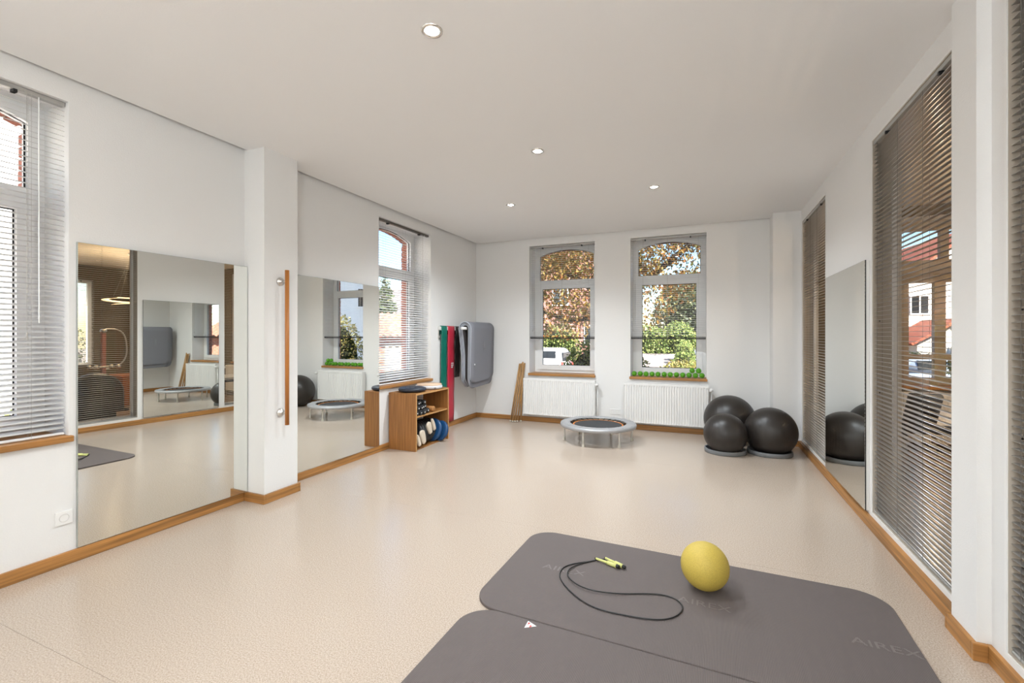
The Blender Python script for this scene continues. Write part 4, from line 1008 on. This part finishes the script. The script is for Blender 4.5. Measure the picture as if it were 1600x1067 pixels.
leaf_cloud('foliage', [(-1.6, -0.2, 3.1, 1.7, 1.1, 0.9), (-0.4, -0.6, 3.4, 1.6, 0.8, 0.8), (-2.4, 0.2, 4.2, 1.6, 1.2, 1.2), (0.0, -0.2, 4.8, 2.2, 1.6, 1.4), (1.5, -0.4, 3.9, 1.3, 0.9, 0.8), (0.7, -0.5, 3.0, 0.8, 0.7, 0.7), (2.9, -0.1, 4.6, 1.5, 1.2, 1.0), (1.2, 0.5, 6.0, 2.0, 1.6, 1.2), (-1.0, -0.6, 2.4, 0.9, 0.6, 0.35), (2.0, -0.3, 3.2, 0.8, 0.5, 0.4)],
           42000, 0.046, M_autumn, t, 2.1, 0.7, 0.5, 3)
def bush(name, x, y, blobs, n, size, m, label, group=None, core=True, cat='hedge', seed=1):
    t = empty(name, (x, y, GZ)); tag(t, label, cat, group)
    leaf_cloud('foliage', blobs, int(n * 2.6), size * 0.72, m, t, 1.5, 0.0, 0.25, seed)
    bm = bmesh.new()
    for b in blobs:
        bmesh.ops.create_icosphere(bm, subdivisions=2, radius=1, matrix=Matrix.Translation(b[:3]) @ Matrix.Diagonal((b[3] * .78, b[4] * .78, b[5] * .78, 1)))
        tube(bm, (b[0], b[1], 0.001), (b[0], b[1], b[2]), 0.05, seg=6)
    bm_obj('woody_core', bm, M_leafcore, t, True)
    return t
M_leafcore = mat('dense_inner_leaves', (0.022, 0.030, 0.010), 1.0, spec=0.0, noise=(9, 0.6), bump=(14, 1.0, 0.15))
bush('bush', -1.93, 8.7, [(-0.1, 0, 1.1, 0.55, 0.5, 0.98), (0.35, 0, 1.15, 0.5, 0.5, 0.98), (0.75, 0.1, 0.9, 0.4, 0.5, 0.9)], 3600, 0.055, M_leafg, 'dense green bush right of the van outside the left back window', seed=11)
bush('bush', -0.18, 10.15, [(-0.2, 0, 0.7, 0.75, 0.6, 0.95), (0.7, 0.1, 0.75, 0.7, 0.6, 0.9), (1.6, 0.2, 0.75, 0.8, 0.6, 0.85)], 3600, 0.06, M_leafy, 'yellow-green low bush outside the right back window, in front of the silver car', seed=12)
bush('bush', -0.85, 22.3, [(0, 0, 0.75, 0.45, 0.6, 0.7), (0.05, 1.6, 0.9, 0.48, 0.7, 0.85), (0.0, 2.9, 1.0, 0.5, 0.6, 0.9)], 1500, 0.09, M_leafg, 'green bushes along the right edge of the gravel driveway', seed=41)
shr = bush('shrub', -1.9, 31.0, [(-1.5, 0, 1.2, 1.6, 1.4, 1.7), (0.4, 0.5, 1.3, 1.3, 1.4, 1.8), (-3.5, 1, 1.5, 1.6, 1.4, 2.0)], 4200, 0.14, M_leafg, 'green shrubs at the far end of the gravel driveway', seed=13)
for v in dw.data.vertices:
    if v.co.z > GZ + 0.5: v.co.z = GZ + (0.02 if v.co.y < 15 else 1.05)
bush('shrub', 1.6, 33.0, [(0.4, 0, 2.6, 1.9, 1.5, 3.0), (2.2, 0.5, 3.2, 2.2, 1.5, 3.4)], 5200, 0.14, M_leafy, 'tall yellow-green shrub behind the silver car', seed=14)
bush('shrub', 3.6, 43.0, [(0, 0, 4.0, 4.2, 2.0, 4.6), (-4.2, 1, 3.8, 3.6, 2.0, 4.0)], 5000, 0.28, M_leafd, 'dark evergreen mass far behind the driveway', seed=15)
bush('shrub', -10.6, 27.0, [(0, 0, 1.2, 1.6, 1.0, 1.9), (2.4, 0, 1.2, 1.4, 1.0, 1.7)], 2600, 0.12, M_leafg, 'green garden hedge in front of the pink brick house', seed=16)
bush('hedge', 7.6, 13.2, [(-1.4, 0, 1.0, 1.1, 1.0, 2.0), (0.0, 0.1, 1.3, 1.3, 1.0, 2.2), (1.5, 0, 1.3, 1.3, 1.0, 2.1), (3.2, 0.2, 1.3, 1.5, 1.0, 2.2), (5.5, 0.2, 1.0, 1.8, 1.0, 1.9)], 9000, 0.10, M_leafy, 'tall light green hedge right of the back windows, seen in the mirror', seed=17)
bush('hedge', 9.0, 28.5, [(-2, 0, 0.5, 1.5, 0.5, 0.9), (0.4, 0, 0.5, 1.5, 0.5, 0.85), (2.8, 0, 0.5, 1.5, 0.5, 0.9)], 2600, 0.10, M_leafg, 'low clipped hedge in front of the white house across the street', seed=18)
bush('hedge', 9.0, 4.6, [(0, -1.2, 0.8, 0.8, 1.2, 2.0), (0, 0.8, 0.8, 0.8, 1.3, 2.1)], 2600, 0.09, M_leafg, 'added tall hedge dimming the view through the side window next door', seed=31)  # hedge added to darken the bright view behind this window
bush('bush', 2.9, 8.4, [(-0.1, 0, 0.5, 0.5, 0.4, 0.95), (0.6, 0.1, 0.45, 0.5, 0.4, 0.8)], 1500, 0.06, M_leafg, 'green bush close outside the window of the room next door', seed=19)

# conifer and small trees left
t = empty('conifer', (-15.7, 19.8, GZ)); tag(t, 'dark conifer standing beyond the red tiled shed roof', 'tree')
bm = bmesh.new(); tube(bm, (0, 0, 0), (0, 0, 5.6), 0.16, 0.02, 10); bm_obj('trunk', bm, M_bark, t, True)
leaf_cloud('foliage', [(0, 0, 0.9 + k * .48, 1.1 - k * .105, 1.1 - k * .105, 0.42) for k in range(10)], 7000, 0.10, M_leafd, t, 2.2, 0.3, 0.4, 21)
bush('shrub', -13.6, 18.2, [(0, 0, 0.8, 0.7, 0.7, 1.3), (0.9, 0.2, 0.7, 0.7, 0.6, 1.2)], 2600, 0.08, M_leafg, 'green garden shrub below the conifer', seed=22)
bush('hedge', -6.8, 3.4, [(-0.4, -0.6, 0.5, 0.5, 0.7, 0.85), (-0.4, 0.6, 0.5, 0.5, 0.7, 0.9)], 1800, 0.06, M_leafg, 'low green hedge outside the nearest left window', seed=23)

# houses
M_stucco = mat('white_stucco', (0.80, 0.78, 0.74), 0.85, bump=(30, 0.2, 0.01))
M_tile = mat('clay_roof_tile', (0.36, 0.15, 0.085), 0.8)
def tile_tex(m, c1, c2, mo, bw=0.3, rh=0.33):
    brick_tex(m, c1, c2, mo); b = [x for x in m.node_tree.nodes if x.type == 'TEX_BRICK'][0]
    b.inputs['Brick Width'].default_value = bw; b.inputs['Row Height'].default_value = rh; b.inputs['Mortar Size'].default_value = 0.035
tile_tex(M_tile, (0.40, 0.20, 0.12), (0.32, 0.15, 0.09), (0.12, 0.06, 0.04))
M_slate = mat('slate_roof', (0.13, 0.115, 0.115), 0.8); tile_tex(M_slate, (0.15, 0.13, 0.13), (0.12, 0.105, 0.105), (0.05, 0.045, 0.045), 0.35, 0.25)
M_redtile = mat('red_roof_tile', (0.48, 0.13, 0.07), 0.7); tile_tex(M_redtile, (0.50, 0.14, 0.07), (0.42, 0.11, 0.06), (0.16, 0.05, 0.03))
M_pink = mat('pink_brick_house', (0.5, 0.25, 0.19), 0.85); brick_tex(M_pink, (0.34, 0.165, 0.125), (0.28, 0.13, 0.10), (0.36, 0.26, 0.22))
[x for x in M_pink.node_tree.nodes if x.type == 'TEX_BRICK'][0].inputs['Brick Width'].default_value = 3.0
[x for x in M_pink.node_tree.nodes if x.type == 'TEX_BRICK'][0].inputs['Row Height'].default_value = 0.30
[x for x in M_pink.node_tree.nodes if x.type == 'TEX_BRICK'][0].inputs['Mortar Size'].default_value = 0.03
M_dglass = mat('dark_pane', (0.02, 0.025, 0.03), 0.05, spec=0.8)
def house(name, loc, rotz, wx, wy, hw_, ridge, wall_m, roof_m, label, wins_, cat='house', over=0.35, chimney=None):
    """local: gable faces +-y, ridge along y; wins_: (side, u, z, w, h)"""
    t = empty(name, (loc[0], loc[1], GZ), rotz); tag(t, label, cat)
    x, y = wx / 2, wy / 2
    bm = bmesh.new()
    prof = [(-x, 0.001), (x, 0.001), (x, hw_), (0, hw_ + ridge), (-x, hw_)]
    A = [bm.verts.new((u, -y, z)) for u, z in prof]; B = [bm.verts.new((u, y, z)) for u, z in prof]
    bm.faces.new(A); bm.faces.new(B[::-1])
    for i in range(5): bm.faces.new((A[i], B[i], B[(i + 1) % 5], A[(i + 1) % 5]))
    bmesh.ops.recalc_face_normals(bm, faces=bm.faces); bm_obj('wall_shell', bm, wall_m, t)
    sl = math.atan2(ridge, x); Ls = math.hypot(ridge, x) + over
    for s in (-1, 1):
        bm = bmesh.new(); box(bm, 0, Ls, -y - over, y + over, 0.02, 0.16)
        o = bm_obj('roof_slope', bm, roof_m, t); o.location = (0, 0, hw_ + ridge); o.rotation_euler = (0, sl, 0 if s > 0 else PI)
    for side, u, z, w, h in wins_:
        if side in 'SN':
            f = -1 if side == 'S' else 1
            loc_, rz = (u, f * y, z), (0 if side == 'S' else PI)
        else:
            f = 1 if side == 'E' else -1
            loc_, rz = (f * x, u, z), (PI / 2 if side == 'E' else -PI / 2)
        fr = plate('window', [rect(-w / 2, w / 2, -h / 2, h / 2), rect(-w / 2 + .08, -.04, -h / 2 + .08, h / 2 - .08), rect(.04, w / 2 - .08, -h / 2 + .08, h / 2 - .08)], 0.10, M_trim, t)
        fr.location = loc_; fr.rotation_euler = (0, 0, rz); fr.data.transform(Matrix.Translation((0, -0.06, 0)))
        pn = bx('pane', (-w / 2 + .05, w / 2 - .05, -0.02, -0.004, -h / 2 + .05, h / 2 - .05), M_dglass, fr)
    if chimney:
        cx_, cy_, ch = chimney
        bx('chimney', (cx_ - .3, cx_ + .3, cy_ - .3, cy_ + .3, hw_, hw_ + ridge + ch), M_redtile, t)
        bx('chimney_cap', (cx_ - .38, cx_ + .38, cy_ - .38, cy_ + .38, hw_ + ridge + ch, hw_ + ridge + ch + .12), M_stucco, t)
    return t
h1 = house('house', (-12.5, 0.2), 0, 7.0, 12.6, 6.4, 2.6, M_stucco, M_tile, 'white stuccoed house filling the view of the nearest left window', [('E', 1.2, 2.0, 1.1, 1.5), ('E', -3.0, 2.0, 1.1, 1.5), ('E', 4.6, 2.0, 1.1, 1.5), ('E', 1.2, 4.9, 1.1, 1.4), ('E', 4.6, 4.9, 1.1, 1.4)])
for u in (1.2, 4.6):
    for k in range(9):
        for s in (-1, 1):
            o = bx('brick', (3.5, 3.56, u + s * .72 - .12, u + s * .72 + .12, 1.2 + k * .18, 1.2 + k * .18 + .165), M_brick, h1)
    for k in range(9):
        a = -.6 + 1.2 * k / 8
        o = bx('brick', (0, 0.06, -.075, .075, -.12, .12), M_brick, h1); o.location = (3.5, u + 1.25 * math.sin(a), 1.95 + 1.05 * math.cos(a)); o.rotation_euler = (-a, 0, 0)
house('house', (-10.2, 38.5), 0, 10.0, 9.0, 6.5, 4.0, M_pink, M_tile, 'pink brick house behind the autumn leaves outside the left back window', [('S', -2.5, 2.2, 1.3, 1.5), ('S', -3.8, 4.6, 1.3, 1.5), ('S', 2.5, 2.2, 1.3, 1.5), ('S', 0, 5.2, 1.3, 1.5), ('S', 3.8, 5.0, 1.3, 1.5)])
house('house', (-24.3, 32.6), R(-51), 8.0, 13.0, 3.0, 3.0, M_stucco, M_slate, 'house with grey slate roof and brick chimney behind the conifer', [('E', 0, 2.2, 1.2, 1.3), ('E', 3.5, 2.2, 1.2, 1.3)], chimney=(0.0, 1.5, 0.8))
house('house', (16.0, 43.0), R(8), 9.0, 8.0, 5.6, 3.6, M_stucco, M_redtile, 'white house across the street behind the room next door', [('S', -3.2, 4.2, 1.1, 1.3), ('S', -0.6, 4.2, 1.1, 1.3), ('S', -3.2, 1.8, 1.1, 1.3), ('S', -0.6, 1.8, 1.1, 1.3)])
house('garage', (13.2, 35.0), R(0), 3.8, 4.2, 1.75, 1.25, M_stucco, M_redtile, 'low building with red tiled roof across the street', [('S', 0, 1.1, 1.0, 0.8)], cat='garage')
house('house', (18.2, 25.2), R(-46), 9.0, 9.0, 3.6, 6.0, M_stucco, M_tile, 'white gabled house with brown tiled roof, seen in the mirror above the hedge', [('S', -1.6, 4.6, 0.9, 1.3), ('S', 1.4, 4.6, 0.9, 1.3)])

# garden shed with individually modelled pantile rows
t = empty('garden_shed', (-11.2, 14.3, GZ), R(18)); tag(t, 'low brick shed with scalloped red tile roof outside the far left window', 'shed')
M_shedtile = mat('pale_red_tile', (0.30, 0.12, 0.08), 0.75, island=[(0.28, 0.11, 0.07), (0.33, 0.15, 0.10), (0.24, 0.09, 0.06)])
bx('wall_shell', (-1.5, 1.5, -0.9, 0.9, 0.001, 2.15), M_facing, t)
bx('door', (0.2, 0.9, -0.93, -0.9, 0.05, 1.85), M_taupe, t, bevel=0.004)
bm = bmesh.new(); cols, rows = 14, 8
for r__ in range(rows):
    for c in range(cols):
        x0 = -1.75 + c * 0.25; pts = []
        for k in range(7):
            f = k / 6; pts.append((x0 + f * .262, 0.05 * math.sin(PI * 2 * f)))
        y0 = -1.3 + r__ * .22; z0 = 2.12 + r__ * 0.11
        A = [bm.verts.new((x, y0, z0 + z + .035)) for x, z in pts]; B = [bm.verts.new((x, y0 + .27, z0 + z + .135)) for x, z in pts]; Cc = [bm.verts.new((x, y0, z0 + z + .01)) for x, z in pts]
        for k in range(6): bm.faces.new((A[k], A[k + 1], B[k + 1], B[k])); bm.faces.new((Cc[k], Cc[k + 1], A[k + 1], A[k]))
o = bm_obj('tile_rows', bm, M_shedtile, t, True); o['kind'] = 'stuff'
bm = bmesh.new(); vs = [bm.verts.new(p) for p in [(-1.7, -1.25, 2.10), (1.75, -1.25, 2.10), (1.75, 0.5, 2.98), (-1.7, 0.5, 2.98), (-1.7, 1.0, 2.16), (1.75, 1.0, 2.16)]]
for q in ((0, 1, 2, 3), (3, 2, 5, 4), (0, 4, 5, 1), (0, 3, 4), (1, 5, 2)): bm.faces.new([vs[i] for i in q])
bmesh.ops.recalc_face_normals(bm, faces=bm.faces); bm_obj('roof_deck', bm, M_taupe, t)

# cars
M_tyre = mat('tyre', (0.012, 0.012, 0.012), 0.8)
def car(loc, rotz, label, paint, L=4.3, Wd=1.75, Hh=1.45, van=False):
    t = empty('car', (loc[0], loc[1], GZ + 0.0125), rotz); tag(t, label, 'car'); x = L / 2; y = Wd / 2
    if van:
        low = [(-x, .35), (-x, .95), (-x + .05, 1.05), (x - .1, .98), (x, .8), (x, .35)]
        cab = [(-x + .05, 1.0), (-x + .12, Hh - .15), (-x + .3, Hh), (x - 1.7, Hh), (x - .75, 1.0)]
    else:
        low = [(-x, .35), (-x + .02, .75), (-x + .15, .95), (x - 1.2, .90), (x - .15, .72), (x, .6), (x, .35)]
        cab = [(-x + .25, .9), (-x + .75, Hh - .1), (-x + 1.2, Hh), (x - 2.0, Hh), (x - 1.15, .88)]
    def prism(pts, w0, w1, zt):
        bm = bmesh.new()
        zmin = min(p[1] for p in pts)
        def hw_(z): return w0 + (w1 - w0) * max(0, min(1, (z - zmin) / max(.01, zt - zmin)))
        A = [bm.verts.new((u, -hw_(z), z)) for u, z in pts]; B = [bm.verts.new((u, hw_(z), z)) for u, z in pts]
        bm.faces.new(A); bm.faces.new(B[::-1]); n = len(pts)
        for i in range(n): bm.faces.new((A[i], B[i], B[(i + 1) % n], A[(i + 1) % n]))
        bmesh.ops.recalc_face_normals(bm, faces=bm.faces)
        bmesh.ops.bevel(bm, geom=list(bm.edges), offset=0.04, segments=2, affect='EDGES')
        return bm
    bm_obj('body', prism(low, y, y * .97, 1.0), paint, t, True); bm_obj('cabin', prism(cab, y * .95, y * .78, Hh), paint, t, True)
    c0 = [(u * 0.93 + (0.0), z) for u, z in cab]; zc = (1.0 + Hh) / 2
    for s in (-1, 1):
        bm = bmesh.new()
        w = y * .865; zz0, zz1 = 1.03 if van else .95, Hh - .12
        a0 = -x + (.3 if van else .85); a1 = x - (1.2 if van else 1.75)
        for (u0, u1) in ((a0, (a0 + a1) / 2 - .05), ((a0 + a1) / 2 + .05, a1)):
            box(bm, u0, u1, s * (w - .02), s * (w + .035), zz0, zz1, 0.01, 1)
        bm_obj('side_window', bm, M_dglass, t)
    bx('rear_window', (-x + (.02 if van else .38), -x + (.10 if van else .46), -y * .66, y * .66, 1.02, Hh - .18), M_dglass, t, bevel=0.01, seg=1)
    for s in (-1, 1):
        bx('tail_light', (-x - .02, -x + .08, s * y * .93 - .09, s * y * .93 + .03, .72, 1.0), M_redprint, t, bevel=0.01, seg=1)
        bx('head_light', (x - .12, x + .02, s * y * .75 - .15, s * y * .75 + .15, .55, .68), M_white, t, bevel=0.01, seg=1)
        for u in (-x + .8, x - .8):
            bm = bmesh.new(); tube(bm, (u, s * (y - .2), .31), (u, s * (y + .005), .31), .31, seg=24); wh = bm_obj('wheel', bm, M_tyre, t, True)
            bm = bmesh.new(); tube(bm, (u, s * (y + .005), .31), (u, s * (y + .015), .31), .19, seg=18); bm_obj('hubcap', bm, M_steel, wh, True)
    bx('bumper', (-x - .05, -x + .05, -y * .95, y * .95, .38, .56), M_dish, t, bevel=0.02, seg=1)
    return t
M_silver = mat('silver_paint', (0.55, 0.56, 0.58), 0.3, 0.4); M_bluepaint = mat('light_blue_paint', (0.30, 0.38, 0.48), 0.3, 0.3)
car((-7.7, 19.4), R(180), 'silver van parked outside the left back window', M_silver, 4.4, 1.75, 1.58, True)
car((0.95, 27.6), R(4), 'silver car parked outside the right back window', M_silver)
car((7.4, 19.5), R(15), 'light blue car in the street beyond the room next door', M_bluepaint)
